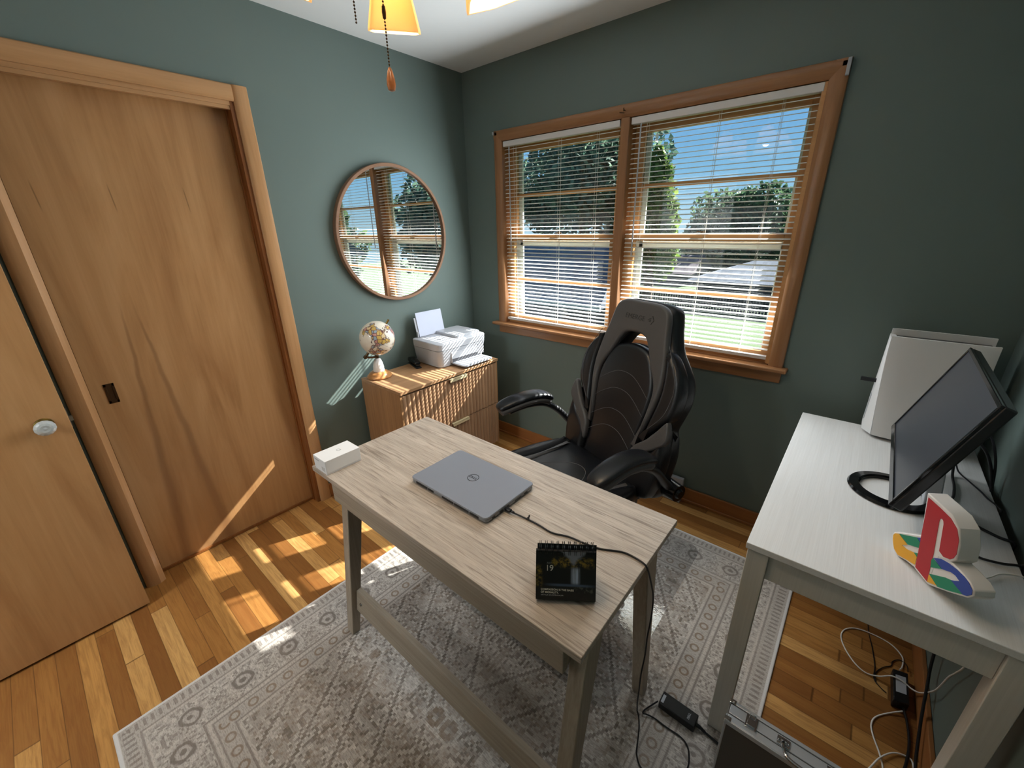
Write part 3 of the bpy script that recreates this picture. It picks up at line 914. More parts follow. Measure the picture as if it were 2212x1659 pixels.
    o_ = m.build('area_rug', t.m, bevel=0.004, seg=2)
    o_.location = (cx, cy, 0.0005)
    tag(o_, 'cream and taupe distressed oriental rug on the oak floor', 'rug')
    # vinyl chair mat
    m = MB()
    pts = []
    for cx_, cy_, a0 in ((1.84, -1.28, -90), (1.84, -0.42, 0), (1.06, -0.42, 90), (1.06, -1.28, 180)):
        for k in range(7):
            a = R(a0+90*k/6); pts.append((cx_+0.06*cos(a), cy_+0.06*sin(a)))
    m.prism(pts, 0.0098, 0.0125)
    tag(m.build('chair_mat', 'vinyl'), 'clear vinyl chair mat lying on the rug under the black chair', 'mat')
rug()

# ---------------------------------------------------------------- grey desk
DZ = 0.755
def grey_desk():
    x0, x1, y0, y1 = 0.893, 1.988, -1.706, -1.194
    t = thing('writing_desk', 'grey oak writing desk with splayed legs holding the laptop', 'desk', ((x0+x1)/2, (y0+y1)/2, 0.0))
    m = MB(); m.box((x0, y0, DZ-0.018), (x1, y1, DZ)); m.build('tabletop', 'desk_top', t, bevel=0.0015)
    def apron(a, b):
        MB().box(a, b).build('apron', 'desk_x', t, bevel=0.002)
    apron((0.94, -1.672, 0.612), (1.927, -1.652, DZ-0.018))
    apron((0.94, -1.248, 0.612), (1.927, -1.228, DZ-0.018))
    apron((0.94, -1.652, 0.62), (0.96, -1.248, DZ-0.018))
    apron((1.907, -1.652, 0.62), (1.927, -1.248, DZ-0.018))
    for lx0, lx1 in ((0.937, 0.979), (1.926, 1.968)):
        for sgn in (-1, 1):
            yc = -1.45
            def yy(v): return yc + sgn*v
            zb, zt = 0.0112, DZ-0.018
            lo = [(lx0, yy(0.275), zb), (lx1, yy(0.275), zb), (lx1, yy(0.240), zb), (lx0, yy(0.240), zb)]
            hi = [(lx0, yy(0.168), zt), (lx1, yy(0.168), zt), (lx1, yy(0.112), zt), (lx0, yy(0.112), zt)]
            lo[0], lo[1] = (lx0, yy(0.273), zb), (lx1, yy(0.273), zb)
            hi[0], hi[1] = (lx0, yy(0.180), zt), (lx1, yy(0.180), zt)
            MB().hexa(lo, hi).build('leg', 'desk_z', t, bevel=0.003)
    st_ = MB().hexa([(0.979, -1.690, 0.120), (1.926, -1.690, 0.120), (1.926, -1.668, 0.120), (0.979, -1.668, 0.120)],
                    [(0.979, -1.676, 0.210), (1.926, -1.676, 0.210), (1.926, -1.654, 0.210), (0.979, -1.654, 0.210)])
    s = st_.build('stretcher', 'desk_x', t, bevel=0.002)
    for bx in (1.012, 1.893):
        m = MB(); m.cyl((bx, -1.680, 0.163), (bx, -1.686, 0.163), 0.008, 0.006, 12); m.build('bolt', 'chrome', s, label='metal bolt head')
grey_desk()

# ---------------------------------------------------------------- white desk
WZ = 0.75
def white_desk():
    x0, x1, y0, y1 = 2.156, 2.674, -1.162, -0.142
    t = thing('white_desk', 'white wood grain desk against the right wall under the monitor', 'desk', ((x0+x1)/2, (y0+y1)/2, 0))
    MB().box((x0, y0, WZ-0.018), (x1, y1, WZ)).build('tabletop', 'white_desk', t, bevel=0.0015)
    for lx in (x0+0.005, x1-0.054):
        for ly in (y0+0.005, y1-0.054):
            zb = 0.0112 if lx < 2.3 else 0.0
            MB().box((lx, ly, zb), (lx+0.049, ly+0.049, WZ-0.018)).build('leg', 'white_desk_leg', t, bevel=0.002)
    def ap(a, b): MB().box(a, b).build('apron', 'white_desk_leg', t, bevel=0.0015)
    zb, zt = 0.650, WZ-0.018
    ap((x0+0.054, y0+0.014, zb), (x1-0.054, y0+0.032, zt)); ap((x0+0.054, y1-0.032, zb), (x1-0.054, y1-0.014, zt))
    ap((x0+0.012, y0+0.054, zb), (x0+0.030, y1-0.054, zt)); ap((x1-0.030, y0+0.054, zb), (x1-0.012, y1-0.054, zt))
white_desk()

# ---------------------------------------------------------------- filing cabinet
CZ = 0.705
def cabinet():
    x0, x1, y0, y1 = 0.075, 0.448, -1.030, -0.248
    t = thing('file_cabinet', 'walnut two-drawer cabinet with fluted fronts below the round mirror', 'cabinet', ((x0+x1)/2, (y0+y1)/2, 0))
    m = MB(); m.box((x0, y0, CZ-0.018), (x1+0.012, y1, CZ)); m.build('top_panel', 'cab_x', t, bevel=0.0015)
    m = MB(); m.box((x0, y0, 0.075), (x1+0.004, y0+0.016, CZ-0.018)); m.build('side_panel', 'cab_z', t, bevel=0.001)
    m = MB(); m.box((x0, y1-0.016, 0.075), (x1+0.004, y1, CZ-0.018)); m.build('side_panel', 'cab_z', t, bevel=0.001)
    m = MB(); m.box((x0, y0+0.016, 0.075), (x1-0.02, y1-0.016, CZ-0.018)); m.build('body', 'cab_dark', t)
    for lx in (x0+0.03, x1-0.06):
        for ly in (y0+0.03, y1-0.06):
            MB().cyl((lx+0.015, ly+0.015, 0.0), (lx+0.015, ly+0.015, 0.075), 0.012, 0.018, 16).build('leg', 'cab_z', t)
    for z0, z1 in ((0.390, 0.676), (0.086, 0.384)):
        # fluted front: a run of shallow vertical flutes
        ya, yb = y0+0.010, y1-0.010
        n = 26
        pts = [(x1-0.016, ya)]
        for k in range(n):
            a, b = ya+(yb-ya)*k/n, ya+(yb-ya)*(k+1)/n
            for j in range(7):
                u = j/6
                pts.append((x1+0.002+0.0065*sin(pi*u)**0.8, a+(b-a)*u))
        pts.append((x1-0.016, yb))
        dr = MB().prism(pts, z0, z1).build('drawer', 'cab_front', t, smooth=45, label='drawer with fluted front')
        hy = -0.612
        m = MB(); m.box((x1-0.002, hy-0.07, z1-0.001), (x1+0.022, hy+0.07, z1+0.0025)); m.box((x1+0.0185, hy-0.07, z1-0.016), (x1+0.022, hy+0.07, z1+0.0025))
        m.build('handle', 'brass', dr, bevel=0.001, label='pale brass edge pull')
cabinet()

# ---------------------------------------------------------------- globe
def globe():
    bx, by = 0.140, -0.945
    t = thing('desk_globe', 'small antique map globe on a wooden base at the cabinet corner', 'globe', (bx, by, CZ))
    MB().lathe([(0.0, 0.0), (0.068, 0.0), (0.072, 0.006), (0.070, 0.012), (0.064, 0.016), (0.061, 0.022), (0.052, 0.031), (0.036, 0.036), (0.0, 0.037)], (bx, by, CZ+0.0005), 40).build('base', 'turned_wood', t)
    MB().lathe([(0.0, 0.036), (0.031, 0.037), (0.032, 0.044), (0.030, 0.070), (0.024, 0.095), (0.017, 0.110), (0.009, 0.116), (0.0, 0.117)], (bx, by, CZ), 32).build('post', 'marble', t, label='white marble post')
    c = Vector((0.185, -0.955, 0.950))
    ax = Vector((0.30, 0.52, 0.80)).normalized()
    rad = 0.0975
    # the side arm: from the post top out to a joint under the south pole
    joint = c - ax*(rad+0.032)
    top = Vector((bx, by, CZ+0.115))
    m = MB(); m.tube([top+Vector((0, 0, -0.004)), top+Vector((0, 0, 0.018))], [0.010, 0.008], 14); m.ball(top+Vector((0, 0, 0.016)), 0.011, 12, 8)
    m.tube(catmull([top+Vector((0, 0, 0.010)), top.lerp(joint, 0.5)+Vector((0, 0, 0.002)), joint], 6, False), 0.006, 10)
    m.ball(joint, 0.012, 12, 8)
    m.tube([joint, c-ax*(rad-0.004)], [0.009, 0.006], 12)
    m.build('arm', 'bronze', t, label='dark bronze bracket arm')
    q = ax.to_track_quat('Z', 'Y').to_matrix().to_4x4()
    b = MB().ball((0, 0, 0), rad, 48, 28).build('sphere', 'map', t, world=False, smooth=80)
    b.matrix_basis = Matrix.Translation(c - t.location) @ q @ Matrix.Rotation(R(200), 4, 'Z')
    m = MB(); m.tube([c+ax*(rad-0.003), c+ax*(rad+0.016), c+ax*(rad+0.022), c+ax*(rad+0.028)], [0.006, 0.005, 0.007, 0.004], 12); m.build('finial', 'brass_old', t)
globe()

# ---------------------------------------------------------------- printer
def rrect(x0, x1, y0, y1, r, n=6):
    pts = []
    for cx, cy, a0 in ((x1-r, y0+r, -90), (x1-r, y1-r, 0), (x0+r, y1-r, 90), (x0+r, y0+r, 180)):
        for k in range(n+1):
            a = R(a0+90*k/n); pts.append((cx+r*cos(a), cy+r*sin(a)))
    return pts
def printer():
    t = thing('printer', 'white all-in-one printer with paper in its rear tray on the cabinet', 'printer', (0.195, -0.44, CZ), R(-1.5))
    Mw = world_matrix(t)
    def B(m, *a, **k): return m.build(*a, world=False, **k)
    # local: +x to the front (room), y along the wall
    x0, x1, y0, y1 = -0.125, 0.142, -0.192, 0.195
    def ring(z, ex): return [Vector((px, py, z)) for px, py in rrect(x0-ex*0.4, x1+ex, y0-ex, y1+ex, 0.035)]
    m = MB(); m.loft([ring(0.003, -0.008), ring(0.006, -0.004), ring(0.112, 0.010)]); B(m, 'body', 'white_plastic', t, smooth=30)
    m = MB(); m.loft([ring(0.1125, 0.004), ring(0.115, 0.004)]); B(m, 'seam', 'dark_grey', t, smooth=30)
    m = MB(); m.loft([ring(0.115, 0.010), ring(0.152, 0.012), ring(0.157, 0.009), ring(0.159, 0.004)]); lid = B(m, 'scanner_lid', 'grey_plastic', t, smooth=30)
    m = MB(); m.loft([[Vector((px, py, z)) for px, py in rrect(-0.12-e, 0.115+e, -0.02-e, 0.19+e, 0.02)] for z, e in ((0.158, 0), (0.172, -0.001), (0.176, -0.005))]); B(m, 'document_feeder', 'white_plastic', lid, smooth=30)
    mt = Matrix.Translation((0.045, -0.112, 0.1592)) @ Matrix.Rotation(R(95), 4, 'Z')
    m = MB(); m.lathe([(0.0, 0.0), (0.013, 0.0), (0.013, 0.0006), (0.0, 0.0006)], n=28, mat=mt); lg = B(m, 'logo_disc', 'dark_grey', lid, label='small round grey logo')
    lt = letters('lettering', 'hp', 0.017, 'grey_plastic', None, Matrix.Translation((0.045, -0.112, 0.1602)) @ Matrix.Rotation(R(95), 4, 'Z'), 0.0003, shear=0.25); lt.parent = lid
    # output bay and tray in the front
    m = MB(); m.box((x1-0.06, -0.105, 0.022), (x1+0.0095, 0.125, 0.088)); B(m, 'output_bay', 'grey_plastic', t, bevel=0.002)
    m = MB(); m.box((x1+0.006, -0.10, 0.026), (x1+0.0105, 0.12, 0.046)); B(m, 'output_slot', 'dark_grey', t)
    m = MB(); m.loft([[Vector((px, py, z)) for px, py in rrect(x1-0.01, x1+0.125, -0.100, 0.150, 0.022)] for z in (0.014, 0.022)])
    m.box((x1+0.115, -0.05, 0.02), (x1+0.123, 0.10, 0.027)); tr = B(m, 'output_tray', 'white_plastic', t, smooth=30)
    m = MB(); m.prism([(x1+0.01, 0.125), (x1+0.012, 0.165), (x1+0.012, 0.175), (x1+0.01, 0.175)], 0.03, 0.1); B(m, 'side_cheek', 'white_plastic', t)
    m = MB(); m.box((x1+0.008, 0.155, 0.035), (x1+0.0115, 0.167, 0.047)); B(m, 'button', 'dark_grey', t, bevel=0.001)
    # paper support behind
    def slab(nm, mat, w0, w1, h, dx, th, pr, z=0.1605, xb=-0.105):
        mm = MB(); a = Vector((xb, 0, z)); up = Vector((-0.20, 0, 0.98)).normalized(); nx = Vector((0.98, 0, 0.20))
        lo = a+nx*dx
        mm.hexa([lo+Vector((0, w0, 0)), lo+nx*th+Vector((0, w0, 0)), lo+nx*th+Vector((0, w1, 0)), lo+Vector((0, w1, 0))],
                [lo+up*h+Vector((0, w0, 0)), lo+up*h+nx*th+Vector((0, w0, 0)), lo+up*h+nx*th+Vector((0, w1, 0)), lo+up*h+Vector((0, w1, 0))])
        return B(mm, nm, mat, pr, bevel=0.001)
    slab('paper_support', 'white_plastic', -0.165, 0.062, 0.125, -0.004, 0.004, t)
    m = MB(); m.box((-0.115, -0.166, 0.160), (-0.10, -0.156, 0.195)); B(m, 'paper_guide', 'white_plastic', t, bevel=0.002)
    # the paper standing in the tray is a thing of its own
    p = MB(); a = Vector((-0.104, 0, 0.1605)); up = Vector((-0.20, 0, 0.98)).normalized(); nx = Vector((0.98, 0, 0.20))
    lo = a+nx*0.0015
    p.hexa([lo+Vector((0, -0.150, 0)), lo+nx*0.003+Vector((0, -0.150, 0)), lo+nx*0.003+Vector((0, 0.058, 0)), lo+Vector((0, 0.058, 0))],
           [lo+up*0.155+Vector((0, -0.150, 0)), lo+up*0.155+nx*0.003+Vector((0, -0.150, 0)), lo+up*0.155+nx*0.003+Vector((0, 0.058, 0)), lo+up*0.155+Vector((0, 0.058, 0))])
    po = p.build('paper_stack', 'paper', smooth=0)
    po.matrix_basis = Mw
    tag(po, 'white sheets of paper standing in the rear tray of the printer', 'paper')
printer()

# ---------------------------------------------------------------- stapler
def stapler():
    t = thing('stapler', 'black stapler lying beside the printer on the cabinet', 'stapler', (0.135, -0.685, CZ), R(-17))
    m = MB(); m.box((-0.075, -0.018, 0.0005), (0.080, 0.018, 0.008)); m.build('base', 'black', t, bevel=0.003, world=False)
    m = MB(); pr = [(-0.078, 0.016), (-0.070, 0.042), (-0.03, 0.050), (0.03, 0.046), (0.066, 0.038), (0.070, 0.024), (0.02, 0.022)]
    m.prism(pr, -0.017, 0.017, Matrix.Rotation(pi/2, 4, 'X')); m.build('upper_arm', 'black_gloss', t, bevel=0.004, seg=3, world=False)
    m = MB(); m.box((-0.07, -0.010, 0.007), (-0.045, 0.010, 0.022)); m.box((-0.06, -0.010, 0.014), (0.068, 0.010, 0.023)); m.build('magazine', 'black', t, bevel=0.001, world=False)
stapler()

# ---------------------------------------------------------------- laptop
def laptop():
    x0, x1, y0, y1 = 1.248, 1.586, -1.545, -1.325
    t = thing('laptop', 'closed silver laptop on the grey desk', 'laptop', ((x0+x1)/2, (y0+y1)/2, DZ))
    def pl(z0, z1, ins, name, mat, bev):
        m = MB(); m.prism(rrect(x0+ins, x1-ins, y0+ins, y1-ins, 0.012), z0, z1); return m.build(name, mat, t, bevel=bev, smooth=40)
    pl(DZ+0.003, DZ+0.0135, 0.001, 'base', 'laptop_side', 0.002)
    lid = pl(DZ+0.0142, DZ+0.0205, 0.0, 'lid', 'laptop', 0.0015)
    for fx in (x0+0.03, x1-0.03):
        for fy in (y0+0.03, y1-0.03):
            m = MB(); m.box((fx-0.012, fy-0.004, DZ), (fx+0.012, fy+0.004, DZ+0.0035)); m.build('foot', 'black', t)
    # vents in the hinge edge (towards the camera)
    for a, b in ((1.275, 1.33), (1.335, 1.36), (1.40, 1.45), (1.455, 1.515), (1.52, 1.555)):
        MB().box((a, y0-0.0005, DZ+0.006), (b, y0+0.004, DZ+0.0085)).build('vent', 'black', t)
        MB().box((a, y0-0.0005, DZ+0.0095), (b, y0+0.004, DZ+0.012)).build('vent', 'black', t)
    for a, b, z0, z1 in ((-1.520, -1.508, .006, .010), (-1.488, -1.474, .0055, .0105), (-1.455, -1.446, .007, .010), (-1.42, -1.39, .0065, .009), (-1.375, -1.36, .006, .010)):
        MB().box((x1-0.003, a, DZ+z0), (x1+0.0002, b, DZ+z1)).build('port', 'black', t)
    # round logo, read from the far side of the desk
    c = Vector((1.414, -1.424, DZ+0.0206))
    m = MB(); n = 40
    rings = [[c+Vector((r*cos(2*pi*k/n), r*sin(2*pi*k/n), z)) for k in range(n)] for r, z in ((0.0175, 0), (0.0175, 0.0004), (0.0193, 0.0004), (0.0193, 0))]
    m.loft(rings, cap=False); m.build('logo_ring', 'ink', lid, label='dark logo ring')
    letters('lettering', 'D  LL', 0.0135, 'ink', lid, Matrix.Translation(c) @ Matrix.Rotation(R(0), 4, 'Z'), 0.0003, sx=1.0, bold=0.0002, label='dark brand lettering')
    letters('lettering', 'E', 0.0125, 'ink', lid, Matrix.Translation(c+Vector((-0.0032, 0, 0))) @ Matrix.Rotation(R(38), 4, 'Z'), 0.0003, bold=0.0002, label='tilted dark letter')
laptop()

# ---------------------------------------------------------------- charger: cable and power brick
def cable(name, pts, r, mat, label, cat='cable', n=8, sub=8, group=None):
    m = MB(); m.tube(catmull(pts, sub, False), r, n)
    return tag(m.build(name, mat, smooth=80), label, cat, group)
def charger():
    z = DZ+0.0026
    pts = [(1.589, -1.464, DZ+0.008), (1.612, -1.462, DZ+0.005), (1.664, -1.456, z), (1.706, -1.456, z), (1.747, -1.458, z), (1.79, -1.443, z), (1.841, -1.437, z), (1.875, -1.430, z), (1.925, -1.405, z), (1.960, -1.403, z), (1.984, -1.408, z),
           (1.9935, -1.407, 0.745), (1.992, -1.373, 0.686), (1.991, -1.330, 0.595), (1.991, -1.320, 0.535), (1.991, -1.322, 0.49), (1.991, -1.330, 0.44), (1.990, -1.325, 0.36), (1.990, -1.338, 0.295), (1.989, -1.333, 0.209), (1.985, -1.32, 0.14), (1.977, -1.285, 0.05), (1.972, -1.268, 0.018), (1.981, -1.276, 0.0122), (1.990, -1.292, 0.0122), (1.999, -1.312, 0.0122), (2.014, -1.359, 0.0122), (2.023, -1.382, 0.0122), (2.046, -1.404, 0.0122), (2.09, -1.412, 0.0122), (2.135, -1.385, 0.0122), (2.153, -1.32, 0.0122), (2.144, -1.277, 0.0122), (2.129, -1.257, 0.0122), (2.107, -1.249, 0.0122), (2.065, -1.251, 0.0122), (2.026, -1.250, 0.0122), (2.003, -1.257, 0.016), (1.990, -1.262, 0.0165), (1.990, -1.250, 0.0165), (1.999, -1.228, 0.0165), (2.014, -1.198, 0.0205)]
    o = cable('charger_cable', pts, 0.0023, 'cable', 'black laptop charger cable crossing the grey desk and hanging down to the rug')
    p = thing('plug', 'black charger plug in the right side of the laptop', 'plug', (1.595, -1.464, DZ+0.004))
    MB().box((1.5865, -1.470, DZ+0.0042), (1.607, -1.458, DZ+0.0118)).build('plug_body', 'black', p, bevel=0.002)
    MB().box((1.607, -1.4665, DZ+0.005), (1.618, -1.4605, DZ+0.0105)).build('strain_relief', 'black', p, bevel=0.001)
    m = MB(); m.box((1.660, -1.4585, DZ+0.0004), (1.666, -1.4525, DZ+0.0085)); m.box((1.661, -1.452, DZ+0.006), (1.664, -1.447, DZ+0.0125)); tag(m.build('cable_tie', 'black', bevel=0.0008), 'tiny black strap around the charger cable on the grey desk', 'strap')
    t = thing('power_brick', 'black laptop power brick on the rug beside the white desk leg', 'power adapter', (2.078, -1.188, 0.0105))
    m = MB(); m.hexa([(2.020, -1.210, 0.0105), (2.136, -1.213, 0.0105), (2.136, -1.165, 0.0105), (2.020, -1.162, 0.0105)], [(2.020, -1.210, 0.037), (2.136, -1.213, 0.037), (2.136, -1.165, 0.037), (2.020, -1.162, 0.037)])
    b = m.build('brick_body', 'black', t, bevel=0.003)
    MB().box((2.024, -1.203, 0.0368), (2.033, -1.174, 0.0373)).build('sticker', 'white_plastic', b, label='white sticker')
    letters('lettering', 'DELL', 0.010, 'grey_plastic', b, Matrix.Translation((2.112, -1.189, 0.0372)) @ Matrix.Rotation(R(90), 4, 'Z'), 0.0002)
    cable('power_cable', [(2.137, -1.189, 0.022), (2.150, -1.189, 0.020), (2.166, -1.190, 0.0150), (2.20, -1.194, 0.0140), (2.25, -1.205, 0.0140), (2.31, -1.21, 0.0135)], [0.006]*8+[0.0048]*8+[0.0036]*25, 'cable', 'thick black cord running from the power brick behind the metal case')
charger()

# ---------------------------------------------------------------- calendar
def calendar():
    bl, br = Vector((1.845, -1.660, DZ)), Vector((1.951, -1.584, DZ))
    u = (br-bl).normalized()
    wdt = (br-bl).length
    b = Vector((-u.y, u.x, 0))
    t = thing('desk_calendar', 'black spiral desk calendar with waterfall page for the 19th', 'calendar', tuple((bl+br)/2+b*0.04))
    hgt = 0.124
    lean = Vector((b.x*0.30, b.y*0.30, 0.954)).normalized()
    lean2 = Vector((-b.x*0.42, -b.y*0.42, 0.908)).normalized()
    n1 = u.cross(lean)
    def sheet(nm, mat, o, up, w0, w1, h0, h1, d0, d1, nrm, pr):
        m = MB()
        def P(a, h, d): return o+u*a+up*h+nrm*d
        m.hexa([P(w0, h0, d0), P(w1, h0, d0), P(w1, h0, d1), P(w0, h0, d1)], [P(w0, h1, d0), P(w1, h1, d0), P(w1, h1, d1), P(w0, h1, d1)])
        return m.build(nm, mat, pr, smooth=0)
    # easel board: front, back, foot
    brd = sheet('board', 'black', bl+b*0.010, lean, 0.002, wdt, 0.001, hgt+0.004, -0.0015, 0.0, -n1, t)
    topz = bl+b*0.010+lean*(hgt+0.004)
    h2 = (topz.z-DZ-0.001)/lean2.z
    o2 = topz-lean2*h2
    sheet('back_board', 'black', o2, lean2, 0.002, wdt, 0.0, h2, 0.0, 0.0015, u.cross(lean2), t)
    f0, f1 = bl+b*0.010, o2
    m = MB(); m.hexa([f0+u*0.002+Vector((0, 0, .0005)), f0+u*wdt+Vector((0, 0, .0005)), f1+u*wdt+Vector((0, 0, .0005)), f1+u*0.002+Vector((0, 0, .0005))], [f0+u*0.002+Vector((0, 0, .002)), f0+u*wdt+Vector((0, 0, .002)), f1+u*wdt+Vector((0, 0, .002)), f1+u*0.002+Vector((0, 0, .002))])
    m.build('foot_board', 'black', t)
    pad = sheet('page_block', 'ink', bl+b*0.0096, lean, -0.001, wdt-0.002, 0.006, hgt-0.008, 0.0, 0.010, n1, t)
    # front page with its picture
    tt = NT('waterfall_page')
    o = tt.obj(); x, y, z = tt.xyz(o)
    n = tt.noise(o, 60, 5, 0.6)
    base = tt.mix(n, S(10, 11, 11), S(26, 27, 24))
    def cut(c, lo, hi, s=0.004): return tt.band(c, lo, hi, s)
    gold = tt.op('MULTIPLY', tt.ramp(tt.noise(o, 90, 5, 0.7), (0.45, 0.0), (0.6, 1.0)), tt.op('MAXIMUM', tt.op('MULTIPLY', cut(y, 0.075, 0.094, 0.006), cut(x, 0.035, 0.125)), tt.op('MULTIPLY', cut(y, 0.030, 0.074, 0.008), cut(x, 0.0, 0.012, 0.006))))
    base = tt.mix(gold, base, S(150, 122, 44))
    valley = tt.op('SUBTRACT', tt.op('ABSOLUTE', tt.op('SUBTRACT', x, 0.082)), tt.op('MULTIPLY', tt.op('SUBTRACT', y, 0.072), 0.9))
    sky = tt.op('MULTIPLY', tt.op('SUBTRACT', 1.0, tt.step(tt.op('ADD', valley, tt.op('MULTIPLY', n, 0.02)), -0.002, 0.008)), cut(y, 0.078, 0.13))
    base = tt.mix(sky, base, S(138, 140, 148))
    fall = tt.op('MULTIPLY', cut(x, 0.078, 0.094, 0.004), cut(y, 0.037, 0.072, 0.005))
    streak = tt.ramp(tt.noise(tt.map(o, (300, 12, 1)), 1.0, 3), (0.35, 0.15), (0.65, 1.0))
    base = tt.mix(tt.op('MULTIPLY', fall, streak), base, S(196, 206, 226))
    pool = tt.op('MULTIPLY', cut(y, 0.031, 0.036, 0.002), cut(x, 0.03, 0.12, 0.02))
    base = tt.mix(tt.op('MULTIPLY', pool, 0.7), base, S(86, 104, 130))
    rock = tt.op('MULTIPLY', tt.op('MULTIPLY', cut(y, 0.018, 0.031, 0.003), cut(x, 0.085, 0.125, 0.006)), tt.ramp(tt.noise(o, 120, 3), (0.5, 0.0), (0.6, 1.0)))
    base = tt.mix(tt.op('MULTIPLY', rock, 0.6), base, S(104, 104, 92))
    tt.set(base=base, rough=0.35)
    pg = MB(); pg.box((0, 0, 0), (wdt-0.002, hgt-0.016, 0.0006))
    po = bl+b*0.0096+lean*0.007+n1*0.0101+u*(-0.001)
    pm = frame_m(po, u, lean)
    po_ = pg.build('page', tt.m, pad, world=False, smooth=0, label='printed page with waterfall picture')
    po_.matrix_basis = world_matrix(pad).inverted() @ pm
    def txt(s, size, x, y, mat='white_ink', sp=1.0, bold=0.0, al='LEFT'):
        letters('lettering', s, size, mat, pad, pm @ Matrix.Translation((x, y, 0.0009)), 0.0002, align=al, spacing=sp, bold=bold)
    txt('19', 0.0185, 0.0205, 0.0705, sp=0.95)
    txt('JULY', 0.0042, 0.024, 0.0825, 'pale_ink', 1.2)
    txt('COMPASSION IS THE BASIS', 0.0058, 0.011, 0.0225, sp=1.03, bold=0.00012)
    txt('OF MORALITY.', 0.0058, 0.011, 0.0162, sp=1.03, bold=0.00012)
    txt('ARTHUR SCHOPENHAUER', 0.0040, 0.011, 0.0100, 'pale_ink', 1.05)
    # double wire loops
    for k in range(10):
        a = 0.009+k*(wdt-0.018)/9
        m = MB()
        for da in (-0.0018, 0.0018):
            c = bl+b*0.012+lean*(hgt+0.000)+u*(a+da)
            m.tube([c + n1*(0.004+0.0125*cos(q)) + lean*(-0.006+0.0155*sin(q)) for q in [2*pi*j/18 for j in range(19)]], 0.00055, 5)
        m.build('spiral_loop', 'black_gloss', t)
calendar()

# ---------------------------------------------------------------- white box
def white_box():
    t = thing('cardboard_box', 'small white lidded cardboard box on the corner of the grey desk', 'box', (0.957, -1.640, DZ))
    x0, x1, y0, y1 = 0.915, 0.998, -1.703, -1.575
    MB().box((x0+0.0012, y0+0.0012, DZ+0.0003), (x1-0.0012, y1-0.0012, DZ+0.006)).build('tray', 'box_white', t, bevel=0.0005)
    ld = MB().box((x0, y0, DZ+0.0055), (x1, y1, DZ+0.053)).build('lid', 'box_white', t, bevel=0.001)
    letters('lettering', 'G', 0.022, 'pale_ink', ld, Matrix.Translation(((x0+x1)/2, (y0+y1)/2+0.008, DZ+0.0532)) @ Matrix.Rotation(R(90), 4, 'Z'), 0.0002, label='faint grey letter')
    m = MB()
    for k in range(3): m.box((x0+0.052, y0-0.0003, DZ+0.012+k*0.005), (x0+0.074, y0+0.0003, DZ+0.0145+k*0.005))
    m.box((x0+0.006, y0-0.0003, DZ+0.040), (x0+0.040, y0+0.0003, DZ+0.044)); m.build('printed_text', 'pale_ink', ld, label='small grey print')
white_box()

